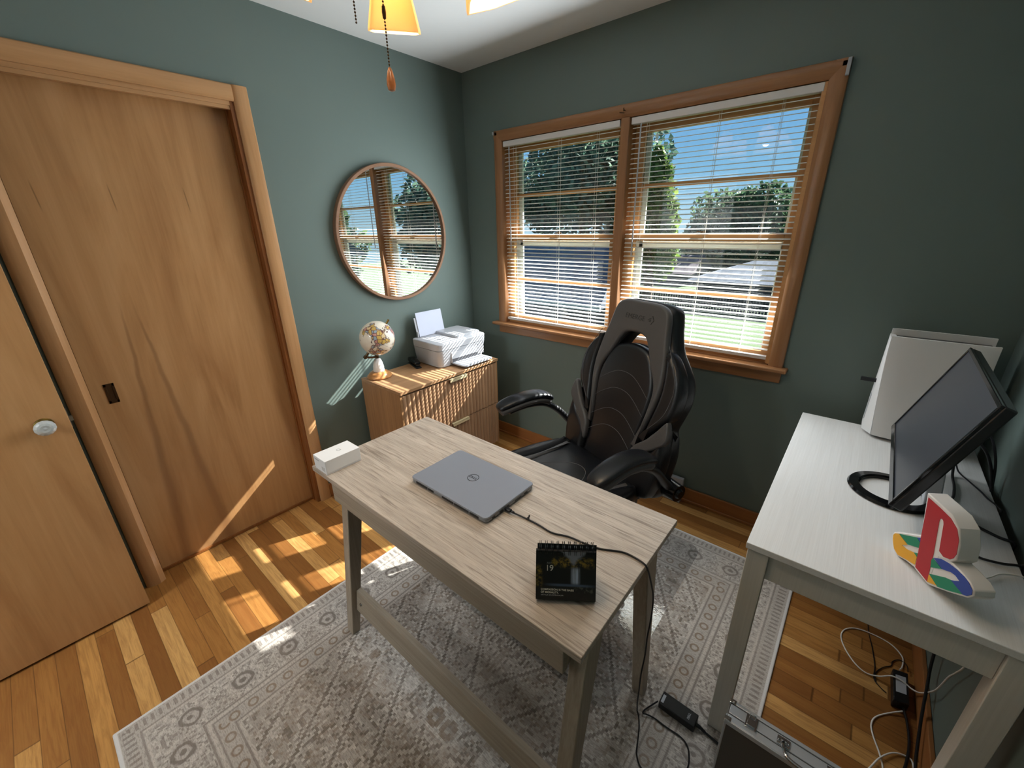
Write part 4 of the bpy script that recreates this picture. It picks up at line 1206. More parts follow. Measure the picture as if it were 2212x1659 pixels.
# ---------------------------------------------------------------- monitor
def monitor():
    up = Vector((0.353, 0.040, 0.934)).normalized()
    ax = Vector((0.0176, 0.9998, 0)).normalized()
    o = Vector((2.414, -0.930, 0.851))
    t = thing('monitor', 'black computer monitor tilted back on a ring base on the white desk', 'monitor', (2.44, -0.657, WZ))
    nrm = ax.cross(up).normalized()                     # towards the wall side
    if nrm.x < 0: nrm = -nrm
    w, h = 0.568, 0.324
    F = Matrix((ax, up, nrm)).transposed().to_4x4(); F.translation = o
    def bx(a, b, nm, mat, pr, bev=0.0, label=None):
        return MB().box(a, b, F).build(nm, mat, pr, bevel=bev, label=label)
    hs = bx((0, 0, 0.004), (w, h, 0.028), 'housing', 'black', t, 0.004)
    bz = MB()
    bz.box((0, 0, -0.002), (w, 0.017, 0.005), F); bz.box((0, h-0.010, -0.002), (w, h, 0.005), F); bz.box((0, 0.017, -0.002), (0.010, h-0.010, 0.005), F); bz.box((w-0.010, 0.017, -0.002), (w, h-0.010, 0.005), F)
    bz.build('bezel', 'black_gloss', t, bevel=0.0015)
    bx((0.010, 0.017, 0.001), (w-0.010, h-0.010, 0.0045), 'screen', 'screen', t)
    bx((0.15, 0.03, 0.027), (w-0.15, 0.20, 0.046), 'rear_bulge', 'black', hs, 0.008)
    # stand: ring base and neck
    m = MB(); n = 64; c = Vector((2.443, -0.657, WZ))
    prof = [(0.076, 0.0005), (0.105, 0.0005), (0.107, 0.004), (0.103, 0.010), (0.080, 0.013), (0.075, 0.008)]
    rings = [[c+Vector((r*cos(2*pi*k/n), r*sin(2*pi*k/n), z)) for k in range(n)] for r, z in prof+prof[:1]]
    m.loft(rings, cap=False); m.build('ring_base', 'black_gloss', t)
    m = MB(); q = o+ax*(w/2)+up*0.10+nrm*0.046
    m.hexa([(2.512, -0.687, WZ+0.003), (2.548, -0.687, WZ+0.003), (2.548, -0.617, WZ+0.003), (2.512, -0.617, WZ+0.003)],
           [q+Vector((-0.004, -0.035, 0)), q+Vector((0.028, -0.035, 0)), q+Vector((0.028, 0.035, 0)), q+Vector((-0.004, 0.035, 0))])
    m.build('neck', 'grey_plastic', t, bevel=0.004, label='grey stand neck')
    z = WZ+0.0035
    cable('monitor_cable', [o+ax*0.44+up*0.055+nrm*0.05, (2.56, -0.33, 0.83), (2.60, -0.36, 0.775), (2.612, -0.386, z), (2.630, -0.439, z), (2.649, -0.491, z), (2.660, -0.53, z), (2.677, -0.575, z+0.001), (2.679, -0.59, 0.74), (2.679, -0.62, 0.6)], 0.0022, 'cable', 'thin black cable leaving the monitor straight across to the desk edge', group='cables on the white desk')
    cable('monitor_cable', [o+ax*0.40+up*0.055+nrm*0.05, (2.56, -0.40, 0.86), (2.588, -0.395, 0.80), (2.594, -0.43, z), (2.592, -0.50, z), (2.585, -0.571, z), (2.574, -0.63, z), (2.60, -0.70, z), (2.65, -0.74, z), (2.679, -0.75, z), (2.680, -0.755, 0.73), (2.680, -0.77, 0.6)], 0.0036, 'cable', 'thick black cable curving down behind the monitor towards the sign', group='cables on the white desk')
    cable('video_cable', [o+ax*0.53+up*0.10+nrm*0.045, (2.57, -0.33, 0.90), (2.62, -0.33, 0.905), (2.648, -0.37, 0.89), (2.662, -0.41, 0.855), (2.672, -0.44, 0.80), (2.681, -0.455, 0.70), (2.681, -0.47, 0.55)], 0.0035, 'cable', 'black video cable looping above the rear corner of the white desk', group='cables on the white desk')
    cable('video_cable', [o+ax*0.50+up*0.08+nrm*0.045, (2.57, -0.36, 0.875), (2.61, -0.37, 0.875), (2.645, -0.41, 0.85), (2.668, -0.445, 0.79), (2.6805, -0.485, 0.70), (2.6805, -0.49, 0.55)], 0.0042, 'cable', 'thicker black video cable below the upper one at the desk corner', group='cables on the white desk')
monitor()

# ---------------------------------------------------------------- games console
def console():
    t = thing('game_console', 'white upright games console standing behind the monitor', 'games console', (2.49, -0.165, WZ))
    x0, x1, yf, yb, z0 = 2.357, 2.625, -0.212, -0.108, WZ+0.012
    top = WZ+0.395
    # two curved white shells: front one bows out at the lower left
    def flare(q): return (1-q)**1.35
    def shell(y, sgn, nm):
        m = MB()
        full = []
        N = 18
        for i in range(N+1):
            q = i/N
            z = z0+(top-z0-(0.0 if sgn > 0 else 0.010))*q
            yy = y + sgn*(0.044*flare(q) + 0.004) if sgn < 0 else y + sgn*(0.012*flare(q)+0.004)
            xl = x0 + (0.024*flare(q) if sgn < 0 else 0.0) + 0.003
            xr = x1 + 0.004*q
            row = []
            for j in range(15):
                u = j/14
                x = xl + (xr-xl)*u
                edge = (2*u-1)**6
                row.append(Vector((x, yy - sgn*0.006*edge, z)))
            full.append(row + [p - Vector((0, sgn*0.010, 0)) for p in reversed(row)])
        m.loft(full)
        return m.build(nm, 'console_white', t, smooth=50)
    shell(yf, -1, 'side_shell'); shell(yb, 1, 'side_shell')
    m = MB(); m.box((x0+0.010, yf+0.012, z0), (x1-0.004, yb-0.012, top-0.022)); co = m.build('core', 'black_gloss', t, bevel=0.003)
    m = MB(); rows = []
    for i in range(13):
        q = i/12
        z = z0+(top-0.02-z0)*q
        yy = yf - 0.044*flare(q)
        rows.append([Vector((x0+0.024*flare(q)+0.002, yy+0.004, z)), Vector((x0-0.003+0.004*q, yf+0.006, z)), Vector((x0-0.003+0.004*q, yb-0.004, z)), Vector((x0+0.014, yb-0.004, z)), Vector((x0+0.026, yy+0.012, z))])
    m.loft(rows); fr = m.build('front_strip', 'console_white', t, smooth=60)
    m = MB(); c0 = Vector((x0-0.0035, -0.196, 0)); m.box((x0-0.0045, -0.190, z0+0.035), (x0-0.0015, -0.160, z0+0.135)); m.build('disc_cover', 'grey_plastic', fr, bevel=0.001, label='inset pale grey disc drive cover')
    m = MB(); m.cyl((2.49, -0.16, WZ+0.0005), (2.49, -0.16, WZ+0.013), 0.075, 0.06, 40); m.build('round_foot', 'black', t)
    m = MB(); m.box((2.310, -0.188, 0.948), (2.358, -0.170, 0.960)); tag(m.build('usb_dongle', 'black', bevel=0.001), 'small black usb stick poking out of the front of the games console', 'usb stick')
console()

# ---------------------------------------------------------------- letter sign
def sign():
    az = R(33)
    d = Vector((cos(az), sin(az), 0)); n = -d           # printed face looks left into the room
    u = Vector((0, 0, 1)).cross(n); v = Vector((0, 0, 1))
    F = frame_m(Vector((2.502, -1.061, WZ+0.0085)), u, v)
    t = thing('logo_sign', 'white block sign with red, yellow, green and blue emblem on the white desk', 'sign', (2.50, -1.02, WZ))
    DEP = 0.041
    out_p = [(0.001, -0.004), (-0.0412, 0.0025), (-0.0560, 0.0860), (-0.0795, 0.187), (-0.0486, 0.1835), (-0.0122, 0.179), (0.0128, 0.163), (0.0275, 0.132), (0.0335, 0.0975), (0.0245, 0.0835), (0.012, 0.078), (0.0, 0.074)]
    out_s = [(0.001, -0.0040), (-0.0405, 0.0040), (-0.066, 0.0005), (-0.0897, -0.0076), (-0.106, -0.002), (-0.1155, 0.0101), (-0.1235, 0.0293), (-0.1215, 0.039), (-0.1122, 0.0478), (-0.0536, 0.0865), (-0.0137, 0.0875), (0.0237, 0.0855), (0.0468, 0.0835), (0.0719, 0.0790), (0.0857, 0.0700), (0.0890, 0.0575), (0.0802, 0.0440), (0.0441, 0.0205), (0.0216, 0.0075)]
    m = MB(); m.prism(out_p, -DEP, 0.0, F); m.build('letter_block', 'sign_body', t, bevel=0.0025, seg=3, smooth=30)
    m = MB(); m.prism(out_s, -DEP+0.0005, -0.0005, F); m.build('letter_block', 'sign_body', t, bevel=0.0025, seg=3, smooth=30)
    def face(nm, mat, poly):
        m = MB(); m.prism(poly, -0.0002, 0.0008, F); m.build(nm, mat, t, smooth=0)
    face('red_print', 'red', [(-0.0721, 0.1789), (-0.0371, 0.1753), (-0.0095, 0.1707), (0.0109, 0.1590), (0.0227, 0.1394), (0.0296, 0.1101), (0.0275, 0.097), (0.0219, 0.0891), (0.0079, 0.0830), (-0.0046, 0.0872), (-0.0116, 0.1179), (-0.0186, 0.1483), (-0.0215, 0.154), (-0.0255, 0.1566), (-0.0295, 0.154), (-0.0296, 0.1475), (-0.0134, 0.0726), (-0.0019, 0.0020), (-0.0385, 0.0085)])
    face('yellow_print', 'yellow', [(-0.1120, 0.0140), (-0.1165, 0.0228), (-0.1190, 0.0330), (-0.1160, 0.0400), (-0.1057, 0.0469), (-0.0766, 0.0397), (-0.0892, 0.0272), (-0.0721, 0.0292), (-0.0545, 0.0366), (-0.0441, 0.0320), (-0.0420, 0.0120), (-0.066, 0.0050), (-0.0897, -0.0028), (-0.104, 0.003)])
    face('green_print', 'green', [(-0.1051, 0.0474), (-0.0617, 0.0745), (-0.0495, 0.0695), (-0.0480, 0.0560), (-0.0755, 0.0414)])
    face('green_print', 'green', [(-0.0545, 0.0366), (-0.0455, 0.0424), (-0.0435, 0.0329)])
    face('blue_print', 'blue', [(-0.061, 0.0750), (-0.0530, 0.0810), (-0.0497, 0.0705)])
    face('green_print', 'green', [(-0.0120, 0.0547), (-0.0100, 0.0620), (0.0148, 0.0555), (-0.0073, 0.0383)])
    face('blue_print', 'blue', [(-0.0096, 0.0635), (0.0052, 0.0745), (0.0230, 0.0795), (0.0417, 0.0812), (0.0600, 0.0800), (0.0719, 0.0766), (0.0835, 0.0680), (0.0860, 0.0590), (0.0790, 0.0480), (0.0716, 0.0440), (0.0407, 0.0509), (0.0472, 0.0552), (0.0558, 0.0636), (0.0447, 0.0674), (0.0344, 0.0660), (0.0158, 0.0561)])
    face('green_print', 'green', [(-0.0046, 0.0224), (0.0289, 0.0454), (0.0407, 0.0505), (0.0713, 0.0436), (0.0441, 0.0250), (0.0217, 0.0120)])
    face('yellow_print', 'yellow', [(-0.0047, 0.0204), (0.0206, 0.0130), (-0.0013, 0.0020)])
    cable('sign_cable', [(2.585, -0.955, WZ+0.004), (2.602, -0.955, WZ+0.003), (2.616, -0.940, WZ+0.003), (2.633, -0.915, WZ+0.003), (2.656, -0.899, WZ+0.003), (2.676, -0.896, WZ+0.003), (2.680, -0.896, 0.735), (2.6805, -0.89, 0.60)], 0.0017, 'white_cable', 'thin white cable trailing from the back of the colourful sign')
    cable('desk_cable', [(2.575, -0.86, WZ+0.005), (2.605, -0.873, WZ+0.004), (2.624, -0.872, WZ+0.004), (2.646, -0.866, WZ+0.004), (2.672, -0.853, WZ+0.004), (2.681, -0.850, 0.742), (2.681, -0.845, 0.60)], 0.003, 'cable', 'short black cable crossing the desk edge right behind the colourful sign')
sign()

# ---------------------------------------------------------------- under the white desk
def under_desk():
    z = 0.003
    t = thing('power_brick', 'black power brick standing on the oak floor below the white desk', 'power adapter', (2.637, -0.63, 0.0))
    m = MB(); m.hexa([(2.617, -0.705, 0.0005), (2.658, -0.695, 0.0005), (2.658, -0.56, 0.0005), (2.617, -0.57, 0.0005)], [(2.617, -0.705, 0.033), (2.658, -0.695, 0.033), (2.658, -0.56, 0.033), (2.617, -0.57, 0.033)])
    b = m.build('brick_body', 'black', t, bevel=0.003)
    m = MB(); m.hexa([(2.624, -0.665, 0.033), (2.651, -0.658, 0.033), (2.651, -0.585, 0.033), (2.624, -0.592, 0.033)], [(2.624, -0.665, 0.0335), (2.651, -0.658, 0.0335), (2.651, -0.585, 0.0335), (2.624, -0.592, 0.0335)])
    m.build('rating_label', 'grey_plastic', b, label='printed silver label')
    cable('white_cable', [(2.640, -0.54, 0.012), (2.650, -0.51, 0.004), (2.651, -0.46, z), (2.618, -0.422, z), (2.563, -0.413, z), (2.513, -0.423, z), (2.480, -0.456, z), (2.471, -0.503, z), (2.488, -0.557, z), (2.520, -0.603, z), (2.552, -0.620, z), (2.585, -0.615, 0.012), (2.612, -0.612, 0.036), (2.64, -0.612, 0.037), (2.664, -0.625, 0.036), (2.674, -0.67, 0.08), (2.677, -0.732, 0.166), (2.678, -0.754, 0.211), (2.679, -0.776, 0.284), (2.68, -0.80, 0.33), (2.68, -0.83, 0.40), (2.68, -0.86, 0.60)], 0.0024, 'white_cable', 'white cord looping over the black brick and up the wall under the white desk')
    cable('white_cable', [(2.645, -0.712, 0.012), (2.61, -0.742, z), (2.579, -0.782, z), (2.569, -0.818, z), (2.574, -0.854, z), (2.590, -0.903, z), (2.598, -0.944, z), (2.60, -1.0, z), (2.59, -1.07, z)], 0.0024, 'white_cable', 'white cord leaving the near end of the black brick along the floor')
    cable('white_cable', [(2.555, -1.0, z+0.004), (2.569, -0.967, z+0.004), (2.590, -0.921, z+0.006), (2.619, -0.880, z+0.004), (2.649, -0.862, z), (2.666, -0.87, z), (2.668, -0.93, z)], 0.0024, 'white_cable', 'short white cord arching across the floor beside the right desk leg')
    cable('thin_black_cable', [(2.545, -0.36, 0.640), (2.546, -0.362, 0.35), (2.549, -0.372, 0.05), (2.551, -0.39, z), (2.565, -0.485, z), (2.574, -0.568, z), (2.572, -0.625, z), (2.588, -0.65, z), (2.606, -0.662, z)], 0.0016, 'cable', 'thin dark cable dropping from under the white desk to the floor')
    cable('thin_black_cable', [(2.578, -0.640, z), (2.576, -0.60, z), (2.597, -0.556, z), (2.619, -0.53, z), (2.624, -0.505, z), (2.643, -0.482, z), (2.662, -0.495, 0.006), (2.663, -0.53, 0.012)], 0.0016, 'cable', 'thin dark cable curling beyond the far end of the black brick')
    cable('thick_black_cable', [(2.676, -0.56, 0.60), (2.675, -0.60, 0.30), (2.674, -0.64, 0.19), (2.672, -0.70, 0.141), (2.669, -0.765, 0.095), (2.668, -0.815, 0.062), (2.667, -0.87, 0.03), (2.664, -0.93, 0.006), (2.62, -1.02, 0.005), (2.57, -1.12, 0.005)], 0.0042, 'cable', 'thick black cord running down the wall behind the brick to the floor')
    cable('thick_black_cable', [(2.645, -0.70, 0.014), (2.655, -0.74, 0.010), (2.660, -0.80, 0.005), (2.655, -0.86, 0.005), (2.640, -0.93, 0.005), (2.60, -1.03, 0.005), (2.545, -1.13, 0.005)], 0.0040, 'cable', 'thick black cord lying on the floor from the near end of the brick')
under_desk()

# ---------------------------------------------------------------- metal case
def metal_case():
    x0, x1, y0, y1, zt, zb = 2.212, 2.560, -1.338, -1.276, 0.335, 0.0112
    t = thing('aluminium_case', 'grey aluminium tool case with chrome latches standing before the white desk', 'case', ((x0+x1)/2, (y0+y1)/2, zb))
    MB().box((x0+0.002, y0+0.001, zb+0.002), (x1-0.002, y1-0.001, zt-0.003)).build('case_shell', 'case_panel', t, bevel=0.002)
    m = MB()
    for ya, yb in ((y0, y0+0.019), (y0+0.021, y1-0.013), (y1-0.011, y1)):
        m.box((x0+0.004, ya+0.0005, zt-0.006), (x1-0.004, yb-0.0005, zt))
    for ya, yb in ((y0, y0+0.020), (y1-0.012, y1)):
        m.box((x0, ya, zb), (x0+0.006, yb, zt-0.004)); m.box((x1-0.006, ya, zb), (x1, yb, zt-0.004))
    m.box((x0, y0-0.0015, zt-0.016), (x1, y0+0.002, zt-0.001)); m.build('edge_rails', 'alu', t, bevel=0.0015, label='brushed aluminium edge rails')
    for cx in (x0, x1):
        for cy in (y0, y1):
            s = 1 if cx == x0 else -1; q = 1 if cy == y0 else -1
            m = MB(); m.box((cx-s*0.001, cy-q*0.001, zt-0.016), (cx+s*0.014, cy+q*0.011, zt+0.0015)); m.ball((cx+s*0.009, cy+q*0.006, zt+0.001), 0.0022, 8, 6); m.build('corner_cap', 'chrome', t, bevel=0.003)
    for lx in (x0+0.055, x1-0.075):
        m = MB(); m.box((lx-0.013, y0+0.012, zt), (lx+0.013, y1-0.014, zt+0.004)); m.box((lx-0.009, y0+0.016, zt+0.004), (lx+0.009, y0+0.034, zt+0.009)); m.tube([(lx-0.006, y1-0.024, zt+0.004), (lx-0.006, y1-0.018, zt+0.011), (lx+0.006, y1-0.018, zt+0.011), (lx+0.006, y1-0.024, zt+0.004)], 0.002, 8); m.build('latch', 'chrome', t, bevel=0.001, label='chrome toggle latch')
    ha, hb = x0+0.125, x0+0.225
    for hx in (ha, hb):
        m = MB(); m.box((hx-0.014, y0+0.022, zt), (hx+0.014, y1-0.018, zt+0.003)); m.ball((hx-0.010, (y0+y1)/2+0.001, zt+0.003), 0.0035, 8, 6); m.ball((hx+0.010, (y0+y1)/2+0.001, zt+0.003), 0.0035, 8, 6); m.cyl((hx-0.006, (y0+y1)/2, zt+0.006), (hx+0.006, (y0+y1)/2, zt+0.006), 0.005, n=12)
        m.build('handle_mount', 'chrome', t, bevel=0.001)
    yc = (y0+y1)/2
    m = MB(); m.tube(catmull([(ha, yc, zt+0.006), (ha, yc-0.014, zt+0.012), (ha+0.008, yc-0.034, zt+0.013), (ha+0.03, yc-0.040, zt+0.012), (hb-0.03, yc-0.040, zt+0.012), (hb-0.008, yc-0.034, zt+0.013), (hb, yc-0.014, zt+0.012), (hb, yc, zt+0.006)], 6, False), 0.0042, 10)
    m.build('handle', 'chrome', t, label='folded chrome handle')
metal_case()

# ---------------------------------------------------------------- floor register
def register():
    t = thing('floor_register', 'white metal heating register at the foot of the window wall', 'vent', (1.55, -0.03, 0.0))
    x0, x1 = 1.40, 1.685
    m = MB(); m.hexa([(x0, -0.056, 0.0005), (x1, -0.056, 0.0005), (x1, -0.023, 0.0005), (x0, -0.023, 0.0005)], [(x0, -0.040, 0.150), (x1, -0.040, 0.150), (x1, -0.0145, 0.150), (x0, -0.0145, 0.150)]); m.build('body', 'white_plastic', t, bevel=0.003)
    m = MB()
    k = 0
    x = x0+0.04
    while x < x1-0.04:
        z0, z1 = 0.035, 0.085
        ya = lambda zz: -0.0562+0.016*(zz/0.150)
        m.hexa([(x, ya(z0)-0.0006, z0), (x+0.006, ya(z0)-0.0006, z0), (x+0.006, ya(z0)+0.002, z0), (x, ya(z0)+0.002, z0)], [(x, ya(z1)-0.0006, z1), (x+0.006, ya(z1)-0.0006, z1), (x+0.006, ya(z1)+0.002, z1), (x, ya(z1)+0.002, z1)])
        x += 0.013
    m.build('grille_slots', 'dark_grey', t)
    for sx in (x0+0.02, x1-0.02):
        MB().cyl((sx, -0.042, 0.128), (sx, -0.046, 0.127), 0.004, n=10).build('screw', 'grey_plastic', t)
register()

# ---------------------------------------------------------------- office chair
def chair():
    th = R(-22)
    t = thing('office_chair', 'black and grey high-back racing style office chair behind the grey desk', 'chair', (1.42, -0.85, 0.0128), th)
    T = world_matrix(t)
    tilt = R(13)
    # local frame: x across, y to the rear, z up
    up = Vector((0, sin(tilt), cos(tilt)))
    O = Vector((0, 0.20, 0.467))
    BM = T @ frame_m(O, (1, 0, 0), up)          # backrest plane, local z = forwards (-y)
    def bp(name, half, thick, bev, mat, dz, pr, n=5, hole=None, sym=True, label=None, rot=None, closed_smooth=True):
        if sym:
            poly = [Vector((a, b, 0)) for a, b in half] + [Vector((-a, b, 0)) for a, b in reversed(half)]
        else:
            poly = [Vector((a, b, 0)) for a, b in half]
        # drop coincident centre points
        q = []
        for p in poly:
            if not q or (p-q[-1]).length > 1e-4: q.append(p)
        if (q[0]-q[-1]).length < 1e-4: q.pop()
        polys = [catmull(q, n)]
        if hole: polys.append(catmull([Vector((a, b, 0)) for a, b in hole], n))
        mt = BM @ Matrix.Translation((0, 0, dz))
        if rot: mt = mt @ rot
        return plate(name, polys, thick, bev, mat, pr, mt, label)
    outer = [(0.0, 0.770), (0.095, 0.768), (0.140, 0.752), (0.158, 0.71), (0.172, 0.66), (0.200, 0.60), (0.248, 0.545), (0.282, 0.50), (0.296, 0.45), (0.298, 0.40), (0.285, 0.34), (0.275, 0.29), (0.292, 0.25), (0.305, 0.19), (0.305, 0.12), (0.295, 0.05), (0.275, -0.01), (0.15, -0.03), (0.0, -0.03)]
    hole = [(0.050, 0.622), (0.082, 0.590), (0.116, 0.520), (0.090, 0.500), (0.0, 0.490), (-0.090, 0.500), (-0.116, 0.520), (-0.082, 0.590), (-0.050, 0.622), (0.0, 0.628)]
    bk = bp('backrest', outer, 0.085, 0.028, 'leather', -0.045, t, hole=hole)
    # inner pad below the opening
    pad = [(0.0, 0.582), (0.060, 0.574), (0.105, 0.552), (0.140, 0.50), (0.165, 0.43), (0.168, 0.36), (0.155, 0.26), (0.146, 0.16), (0.15, 0.06), (0.14, -0.02), (0.0, -0.03)]
    pd = bp('lumbar_pad', pad, 0.060, 0.022, 'leather', -0.010, t)
    ps = [(0.0, 0.584), (0.058, 0.577), (0.100, 0.556), (0.128, 0.52), (0.110, 0.515), (0.0, 0.52)]
    bp('mesh_edge', ps, 0.03, 0.012, 'mesh_black', -0.045, pd, label='black mesh upper edge')
    # grey A-shaped head panel, with its two long tails
    A = [(0.0, 0.764), (0.085, 0.763), (0.132, 0.748), (0.154, 0.715), (0.170, 0.645), (0.188, 0.575), (0.205, 0.48), (0.204, 0.40), (0.188, 0.315), (0.165, 0.225), (0.148, 0.165), (0.146, 0.20), (0.154, 0.26), (0.164, 0.33), (0.169, 0.405), (0.158, 0.455), (0.122, 0.515), (0.082, 0.592), (0.050, 0.624), (0.0, 0.630)]
    bp('headrest_panel', A, 0.034, 0.014, 'leather_grey', 0.010, t, label='grey leather headrest panel with two long tails')
    # side bolsters stand forward of the back
    for s in (-1, 1):
        w = [(0.196, 0.592), (0.222, 0.575), (0.254, 0.543), (0.284, 0.50), (0.298, 0.45), (0.300, 0.40), (0.286, 0.34), (0.240, 0.285), (0.205, 0.245), (0.176, 0.205), (0.190, 0.300), (0.208, 0.40), (0.207, 0.48), (0.190, 0.575)]
        bp('shoulder_bolster', [(s*a, b) for a, b in w], 0.070, 0.022, 'leather', -0.006, t, sym=False)
        w2 = [(0.277, 0.295), (0.293, 0.25), (0.306, 0.19), (0.306, 0.12), (0.296, 0.05), (0.27, -0.01), (0.165, -0.02), (0.155, 0.06), (0.158, 0.12), (0.20, 0.16), (0.25, 0.205)]
        bp('waist_bolster', [(s*a, b) for a, b in w2], 0.080, 0.026, 'leather', -0.002, t, sym=False)
        lf = [(0.292, 0.335), (0.312, 0.262), (0.270, 0.212), (0.205, 0.160), (0.146, 0.075), (0.143, 0.14), (0.165, 0.185), (0.210, 0.228), (0.250, 0.280)]
        bp('side_panel', [(s*a, b) for a, b in lf], 0.030, 0.010, 'leather_grey', 0.026, t, sym=False, label='grey leather leaf-shaped panel')
        # stitching down the shoulder
        m = MB(); pts = [(0.196, 0.615), (0.246, 0.53), (0.270, 0.47), (0.272, 0.42), (0.254, 0.345), (0.20, 0.27)]
        m.tube(catmull([BM @ Vector((s*a, b, 0.0295)) for a, b in pts], 6, False), 0.0013, 5); m.build('seam', 'stitch', t, label='grey stitched seam')
    for pk in (0.455, 0.375, 0.278, 0.197):
        m = MB(); pts = [(-0.150, pk-0.072), (-0.10, pk-0.035), (-0.05, pk-0.008), (0.0, pk), (0.05, pk-0.008), (0.10, pk-0.035), (0.150, pk-0.072)]
        m.tube(catmull([BM @ Vector((a, b, 0.0205)) for a, b in pts], 5, False), 0.0011, 5); m.build('seam', 'stitch', pd, label='grey stitched arc')
    # headrest lettering and chevron
    letters('lettering', 'EMERGE', 0.030, 'ink', t, BM @ Matrix.Translation((-0.02, 0.692, 0.0273)), 0.0005, sx=1.05, bold=-0.0004, label='dark brand lettering on the headrest')
    m = MB()
    for q in range(3):
        for w_ in range(-q if q < 2 else -1, (q if q < 2 else 1)+1):
            m.ball(BM @ Vector((0.056+q*0.006, 0.694+w_*0.006, 0.0272)), 0.0018, 6, 4)
    m.tube([BM @ Vector((0.074, 0.711, 0.0272)), BM @ Vector((0.086, 0.694, 0.0272)), BM @ Vector((0.074, 0.677, 0.0272))], 0.0016, 5)
    m.build('chevron_mark', 'ink', t, label='dotted chevron mark')
    # seat
    SM = T @ frame_m((0, -0.02, 0.455), (1, 0, 0), (0, -1, 0))      # local y = forwards, local z = down
    SM = T @ Matrix.Translation((0, -0.02, 0.445)) @ Matrix.Rotation(pi, 4, 'Z')   # x mirrored, y forwards
    seat = [(0.0, 0.262), (0.14, 0.255), (0.235, 0.225), (0.268, 0.15), (0.272, 0.0), (0.255, -0.14), (0.215, -0.215), (0.0, -0.23)]
    se = plate('seat', [catmull([Vector((a, b, 0)) for a, b in seat] + [Vector((-a, b, 0)) for a, b in reversed(seat[1:-1])], 6)], 0.11, 0.040, 'leather', t, SM)
    for s in (-1, 1):
        bo = [(0.205, 0.235), (0.262, 0.200), (0.280, 0.08), (0.280, -0.05), (0.262, -0.16), (0.225, -0.185), (0.200, -0.10), (0.190, 0.05)]
        plate('seat_bolster', [catmull([Vector((s*a, b, 0)) for a, b in bo], 6)], 0.10, 0.034, 'leather', se, SM @ Matrix.Translation((0, 0, 0.026)))
        gp = [(0.150, 0.225), (0.215, 0.232), (0.203, 0.08), (0.206, -0.06), (0.214, -0.17), (0.190, -0.09), (0.170, 0.05)]
        plate('seat_panel', [catmull([Vector((s*a, b, 0)) for a, b in gp], 6)], 0.06, 0.016, 'leather_grey', se, SM @ Matrix.Translation((0, 0, 0.034)), label='grey leather strip on the seat')
    m = MB(); pts = [(-0.15, 0.20), (-0.12, 0.05), (-0.06, -0.06), (0.0, -0.09), (0.06, -0.06), (0.12, 0.05), (0.15, 0.20)]
    m.tube(catmull([SM @ Vector((a, b, 0.0553)) for a, b in pts], 6, False), 0.0013, 5); m.build('seam', 'stitch', se)
    # arms: flip-up, curved, padded
    for s in (-1, 1):
        xc = 0.345*s
        path = [(xc+0.012*s, -0.165, 0.690), (xc+0.010*s, -0.13, 0.706), (xc+0.004*s, -0.07, 0.722), (xc, -0.01, 0.730), (xc, 0.05, 0.726), (xc-0.002*s, 0.09, 0.712), (xc-0.004*s, 0.112, 0.696)]
        P = catmull(path, 4, False)
        rings = []; rings2 = []
        for i, p in enumerate(P):
            u_ = i/(len(P)-1)
            w = 0.046*(1-abs(2*u_-1)**4*0.45); h = 0.021*(1-abs(2*u_-1)**6*0.5)
            a = P[max(i-1, 0)]; b = P[min(i+1, len(P)-1)]
            tv = (b-a).normalized(); sv = Vector((1, 0, 0)); nv = sv.cross(tv).normalized()
            if nv.z < 0: nv = -nv
            def sup(k, n, e=2.6):
                an = 2*pi*k/n; c_, s_ = cos(an), sin(an)
                return (abs(c_)**(2/e)*(1 if c_ > 0 else -1), abs(s_)**(2/e)*(1 if s_ > 0 else -1))
            rings.append([T @ (p + sv*(w*sup(k, 20)[0]) + nv*(h*0.85*sup(k, 20)[1]+0.011)) for k in range(20)])
            rings2.append([T @ (p + sv*((w+0.0005)*sup(k, 20)[0]) + nv*(0.019*sup(k, 20)[1]-0.010)) for k in range(20)])
        m = MB(); m.loft(rings); pad_ = m.build('armrest', 'leather', t, smooth=60, label='black padded armrest')
        m = MB(); m.loft(rings2); m.build('armrest_underside', 'leather_grey', pad_, smooth=60, label='grey leather underside')
        # carrying arm sweeps down to the pivot beside the back
        ap = catmull([(xc, -0.12, 0.678), (xc, -0.02, 0.692), (xc-0.004*s, 0.08, 0.682), (xc-0.012*s, 0.16, 0.632), (xc-0.022*s, 0.225, 0.560), (xc-0.032*s, 0.275, 0.510)], 5, False)
        rg = []
        for i, p in enumerate(ap):
            a = ap[max(i-1, 0)]; b = ap[min(i+1, len(ap)-1)]
            tv = (b-a).normalized(); sv = Vector((1, 0, 0)); nv = sv.cross(tv).normalized()
            w, h = 0.020, 0.013+0.006*i/len(ap)
            rg.append([T @ (p + sv*(w*cos(2*pi*k/12)) + nv*(h*sin(2*pi*k/12))) for k in range(12)])
        m = MB(); m.loft(rg); m.build('arm_support', 'black', t, smooth=60)
        m = MB(); m.cyl(T @ Vector((0.275*s, 0.285, 0.500)), T @ Vector((0.352*s, 0.285, 0.500)), 0.040, 0.036, 24); m.cyl(T @ Vector((0.352*s, 0.285, 0.500)), T @ Vector((0.362*s, 0.285, 0.500)), 0.022, 0.016, 18); m.build('arm_pivot', 'black_gloss', t, smooth=40)
        m = MB(); m.tube([T @ Vector((0.275*s, 0.285, 0.50)), T @ Vector((0.20*s, 0.20, 0.42)), T @ Vector((0.12*s, 0.06, 0.385))], 0.016, 10); m.build('arm_bracket', 'chair_metal', t)
    # mechanism, column, star base, castors
    MB().box((-0.10, -0.14, 0.352), (0.10, 0.12, 0.390), T).build('tilt_mechanism', 'chair_metal', t, bevel=0.008)
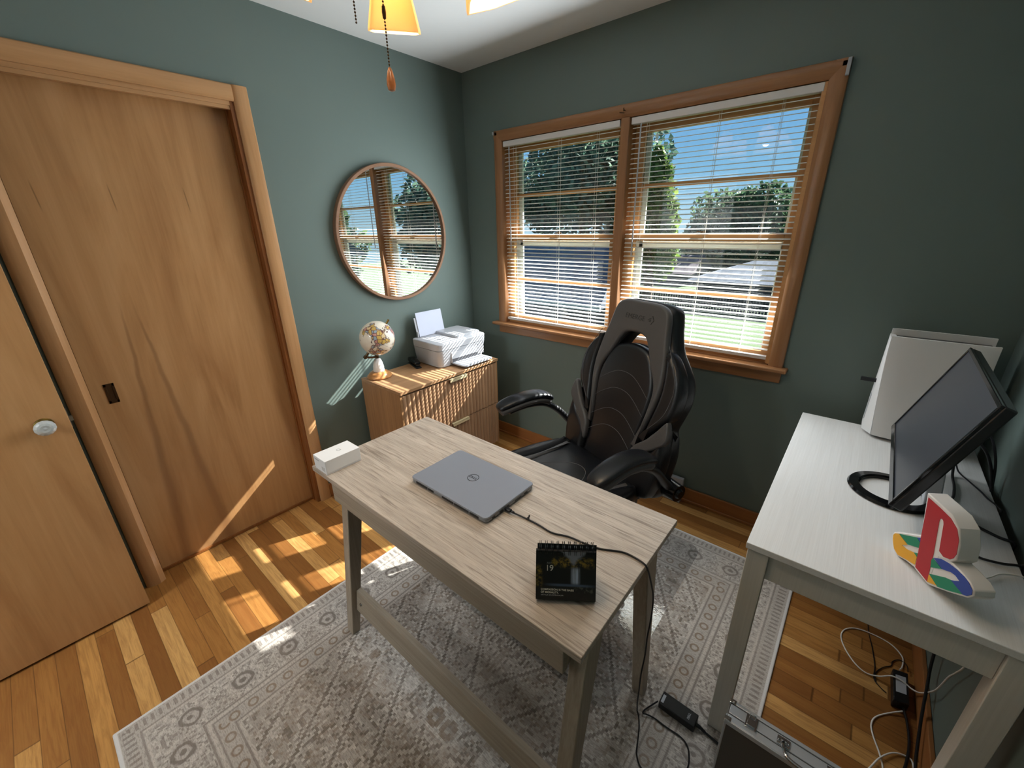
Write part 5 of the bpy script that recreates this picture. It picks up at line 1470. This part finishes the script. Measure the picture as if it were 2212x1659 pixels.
    m = MB(); m.tube([T @ Vector((0.10, 0.0, 0.37)), T @ Vector((0.22, 0.0, 0.365)), T @ Vector((0.27, 0.0, 0.36))], 0.005, 8); m.box((0.25, -0.012, 0.354), (0.30, 0.012, 0.366), T); m.build('tilt_lever', 'chair_metal', t)
    m = MB(); m.cyl(T @ Vector((0, 0, 0.11)), T @ Vector((0, 0, 0.25)), 0.030, 0.030, 24); m.cyl(T @ Vector((0, 0, 0.24)), T @ Vector((0, 0, 0.355)), 0.016, 0.016, 20); m.build('gas_column', 'chair_metal', t)
    for k in range(5):
        a = 2*pi*k/5 + R(12)
        c_, s_ = cos(a), sin(a)
        m = MB()
        rg = []
        for r_, w, z0, z1 in ((0.02, 0.032, 0.085, 0.130), (0.12, 0.026, 0.083, 0.118), (0.24, 0.022, 0.075, 0.098), (0.315, 0.018, 0.068, 0.086)):
            px = Vector((-s_, c_, 0)); ce = Vector((c_*r_, s_*r_, 0))
            rg.append([T @ (ce + px*w + Vector((0, 0, z0))), T @ (ce - px*w + Vector((0, 0, z0))), T @ (ce - px*w*0.7 + Vector((0, 0, z1))), T @ (ce + px*w*0.7 + Vector((0, 0, z1)))])
        m.loft(rg); ar = m.build('base_arm', 'black', t, bevel=0.004)
        ce = Vector((c_*0.300, s_*0.300, 0)); px = Vector((-s_, c_, 0)); fw = Vector((c_, s_, 0))
        m = MB()
        for q in (-1, 1):
            p0 = ce + px*(q*0.009) + Vector((0, 0, 0.0275)); p1 = ce + px*(q*0.024) + Vector((0, 0, 0.0275))
            m.tube([T @ p0, T @ (p0+px*q*0.003), T @ (p1-px*q*0.003), T @ p1], [0.022, 0.0265, 0.0265, 0.022], 20)
        m.cyl(T @ (ce+px*-0.02+Vector((0, 0, 0.0275))), T @ (ce+px*0.02+Vector((0, 0, 0.0275))), 0.006, n=10)
        m.cyl(T @ (ce+Vector((0, 0, 0.026))), T @ (ce+Vector((0, 0, 0.072))), 0.007, n=10)
        m.build('caster', 'black', ar, smooth=40)
chair()

# ---------------------------------------------------------------- ceiling lamp
def lamp():
    c = Vector((1.355, -1.52, 0))
    t = thing('ceiling_lamp', 'ceiling light with square amber glass shades and pull chains', 'ceiling light', (c.x, c.y, H))
    m = MB(); m.lathe([(0.0, H-0.001), (0.075, H-0.001), (0.078, H-0.02), (0.055, H-0.045), (0.02, H-0.055), (0.018, H-0.14), (0.06, H-0.15), (0.085, H-0.19), (0.075, H-0.24), (0.03, H-0.265), (0.0, H-0.27)], (c.x, c.y, 0), 40)
    m.build('hub', 'bronze', t)
    for k in range(4):
        a = R(142.5 + 90*k)
        d = Vector((cos(a), sin(a), 0)); s = Vector((-sin(a), cos(a), 0))
        sock = c + d*0.185 + Vector((0, 0, 2.158))
        m = MB(); m.tube(catmull([c+d*0.06+Vector((0, 0, 2.225)), c+d*0.11+Vector((0, 0, 2.235)), c+d*0.15+Vector((0, 0, 2.21)), sock], 5, False), 0.008, 10)
        m.cyl(sock+Vector((0, 0, 0.012)), sock+Vector((0, 0, -0.02)), 0.018, 0.024, 18); ar = m.build('lamp_arm', 'bronze', t)
        ax = (d*0.30 + Vector((0, 0, -1))).normalized()
        fx = s; fy = ax.cross(s).normalized()
        m = MB()
        rings = []
        for u, w in ((0.0, 0.026), (0.02, 0.034), (0.08, 0.049), (0.150, 0.066), (0.156, 0.0665), (0.156, 0.062), (0.150, 0.0615), (0.08, 0.045), (0.02, 0.030), (0.002, 0.022)):
            q = sock+ax*(u+0.004)
            pts = []
            for e, f in ((1, 1), (-1, 1), (-1, -1), (1, -1)):
                pts.append(q+fx*(w*e*0.86)+fy*(w*f)); 
                nx = {(1, 1): (0, 1), (-1, 1): (-1, 0), (-1, -1): (0, -1), (1, -1): (1, 0)}[(e, f)]
                pts.append(q+fx*(w*1.0*nx[0])+fy*(w*1.08*nx[1]))
            rings.append(pts)
        m.loft(rings, cap=False); sh = m.build('lamp_shade', 'shade', t, smooth=20)
        m = MB(); bc = sock+ax*0.085
        m.ball(bc, 0.022, 16, 10); m.cyl(sock+ax*0.02, sock+ax*0.07, 0.011, 0.014, 14); m.build('bulb', 'bulb', t, smooth=60, label='lit bulb')
        l = bpy.data.lights.new('bulb_light', 'POINT'); l.energy = LAMP; l.color = (1.0, 0.82, 0.60); l.shadow_soft_size = 0.024
        lo = bpy.data.objects.new('bulb_light', l); COL.objects.link(lo); lo.location = bc + ax*0.028
    def chain(x, y, z0, z1):
        m = MB(); n = int((z0-z1)/0.0055)
        for k in range(n):
            m.ball((x, y, z0-(z0-z1)*k/(n-1)), 0.0021, 6, 4)
        m.cyl((x, y, z1), (x, y, z0), 0.0005, n=4)
        return m
    px, py = 1.367, -1.551
    ch = chain(px, py, 2.19, 1.852).build('pull_chain', 'bronze', t)
    m = MB(); m.lathe([(0.0, 0.0), (0.0035, 0.002), (0.0045, 0.012), (0.0035, 0.022), (0.0, 0.024)], (px, py, 1.935), 10); m.build('chain_coupling', 'bronze', ch)
    m = MB(); m.lathe([(0.0, 0.0), (0.007, 0.002), (0.0095, 0.012), (0.009, 0.022), (0.006, 0.036), (0.003, 0.043), (0.0, 0.044)], (px, py, 1.809), 20); m.build('pull_knob', 'shade_wood', ch, label='turned reddish wood pull')
    chain(1.333, -1.597, 2.19, 1.926).build('pull_chain', 'bronze', t)
lamp()

# ================================================================== OUTDOORS
GZ = -3.6
def outdoors():
    m = MB(); m.box((-60, 0.2, GZ-0.3), (60, 90, GZ)); st(m.build('ground', 'lawn', smooth=0), 'sunlit lawn beyond the window', 'lawn')
    m = MB(); m.box((-5, 9.0, GZ), (14, 16.2, GZ+0.02)); st(m.build('path', 'paving', smooth=0), 'pale paved drive below the window', 'drive')
    def ev(px, pz, Y):                  # point seen along a bearing from the room at depth Y
        k = Y+2.204
        return Vector((2.252+px*k, Y, 1.53+pz*k))
    def tree(label, c, rx, ry, rz, n, mat, leaf, seed, cone=False):
        rng = random.Random(seed)
        t = thing('tree', label, 'tree', (c.x, c.y, GZ), group='trees beyond the window')
        m = MB(); m.tube([(c.x, c.y, GZ), (c.x+0.1, c.y, (GZ+c.z)/2), (c.x, c.y, c.z)], [0.30, 0.22, 0.1], 10); m.build('trunk', 'bark', t)
        me = bpy.data.meshes.new('crown')
        vs, fs = [], []
        lumps = []
        for k in range(34):
            th, ph = rng.uniform(0, 2*pi), math.acos(rng.uniform(-0.75, 1))
            rr = rng.uniform(0.45, 0.85)
            zz = cos(ph)*rr
            sh = (1-0.5*(zz+1)) if cone else 1.0
            lumps.append((Vector((sin(ph)*cos(th)*rr*sh, sin(ph)*sin(th)*rr*sh, zz)), rng.uniform(0.22, 0.42)*(0.55+0.45*sh)))
        lumps.append((Vector((0, 0, 0)), 0.62))
        for k in range(n):
            L_, lr = rng.choice(lumps)
            dirv = Vector((rng.gauss(0, 1), rng.gauss(0, 1), rng.gauss(0, 1))).normalized()
            p = L_ + dirv*lr*rng.uniform(0.75, 1.05)
            p = Vector((c.x+p.x*rx, c.y+p.y*ry, c.z+p.z*rz))
            a = Vector((rng.gauss(0, 1), rng.gauss(0, 1), rng.gauss(0, 0.7))).normalized()
            b = a.orthogonal().normalized()
            b = (b*cos(rng.uniform(0, 6)) + a.cross(b)*sin(rng.uniform(0, 6))).normalized()
            s = leaf*rng.uniform(0.6, 1.3)
            i = len(vs)
            vs += [p-a*s, p+b*s*0.6, p+a*s, p-b*s*0.6]
            fs.append((i, i+1, i+2, i+3))
        me.from_pydata(vs, [], fs)
        finish('crown', me, mat, t, smooth=0)
    tree('big dark green tree seen through the left window', ev(-0.605, 0.055, 19.0), 4.3, 3.2, 4.3, 15000, 'leaf_dark', 0.19, 1)
    tree('lime green tree just right of the window mullion', ev(-0.415, 0.0, 17.0), 1.75, 1.4, 3.5, 9000, 'leaf_lime', 0.15, 2, True)
    tree('round dark tree seen through the right window above the roofs', ev(-0.215, -0.04, 47.0), 7.4, 3.5, 5.0, 13000, 'leaf_mid', 0.28, 3)
    tree('dark tree peeking up at the right edge of the right window', ev(-0.05, 0.02, 66.0), 7.6, 4.0, 6.6, 7000, 'leaf_dark', 0.42, 4)
    tree('dark tree showing only in the round mirror', Vector((16.5, 14.5, 1.6)), 3.8, 3.0, 3.2, 7000, 'leaf_dark', 0.2, 5)
    tree('light green tree showing only in the round mirror', Vector((24.5, 11.0, 0.4)), 2.6, 2.6, 2.6, 5000, 'leaf_mid', 0.2, 6)
    # neighbouring house filling the lower left sash
    h = thing('house', 'neighbouring house with grey roof filling the lower left window', 'house', (-11.0, 12.0, GZ))
    MB().box((-18, 11.3, GZ), (-4.8, 13.0, -0.9)).build('wall', 'siding', h, smooth=0)
    m = MB(); m.loft([[Vector((x, 10.6, -1.05)), Vector((x, 12.1, 0.90)), Vector((x, 13.6, -1.05)), Vector((x, 13.6, -1.2)), Vector((x, 10.6, -1.2))] for x in (-18.4, -4.6)]); m.build('roof', 'shingle', h, smooth=0)
    MB().box((-18.4, 10.52, -1.28), (-4.6, 10.62, -1.05)).build('gutter', 'fascia', h, smooth=0)
    # two roofs beyond the fence
    h = thing('garage', 'garage with grey hipped roof beyond the fence in the right window', 'garage', (-3.5, 31.0, GZ))
    p = ev(-0.17, -0.075, 31.0)
    MB().box((p.x-3.6, 29, GZ), (p.x+4.2, 34, -2.2)).build('wall', 'siding', h, smooth=0)
    m = MB(); a = [Vector((p.x-4.2, 28.4, -2.2)), Vector((p.x+4.8, 28.4, -2.2)), Vector((p.x+4.8, 34.6, -2.2)), Vector((p.x-4.2, 34.6, -2.2))]
    b = [Vector((p.x-0.6, 31.3, p.z)), Vector((p.x+1.6, 31.3, p.z)), Vector((p.x+1.6, 31.7, p.z)), Vector((p.x-0.6, 31.7, p.z))]
    m.hexa(a, b); m.build('roof', 'shingle', h, smooth=0)
    h = thing('shed', 'long building with rosy roof behind the hipped garage', 'building', (-10, 38.0, GZ))
    q0, q1 = ev(-0.42, -0.07, 36.9), ev(-0.31, -0.07, 36.9)
    MB().box((q0.x, 36, GZ), (q1.x, 41, -2.6)).build('wall', 'siding', h, smooth=0)
    m = MB(); m.loft([[Vector((x, 35.4, -2.6)), Vector((x, 38.5, -1.2)), Vector((x, 41.6, -2.6))] for x in (q0.x-0.4, q1.x+0.4)]); m.build('roof', 'shingle_rose', h, smooth=0)
    # fence
    f = thing('fence', 'dark board fence along the back of the lawn', 'fence', (-6, 25.0, GZ))
    m = MB(); x = -16.0
    while x < 6:
        m.box((x, 25.0, GZ), (x+0.14, 25.03, GZ+1.25)); x += 0.16
    m.box((-16, 25.03, GZ+0.3), (6, 25.08, GZ+0.4)); m.box((-16, 25.03, GZ+1.0), (6, 25.08, GZ+1.1)); m.build('boards', 'fence', f, smooth=0)
    # roof seen in the mirror
    h = thing('house', 'house with dark roof showing only in the round mirror', 'house', (16, 5, GZ))
    MB().box((13.5, 1.5, GZ), (22, 6.5, 0.6)).build('wall', 'siding', h, smooth=0)
    m = MB(); m.loft([[Vector((x, 0.9, 0.6)), Vector((x, 4.0, 2.6)), Vector((x, 7.1, 0.6))] for x in (13.0, 22.5)]); m.build('roof', 'shingle', h, smooth=0)
outdoors()
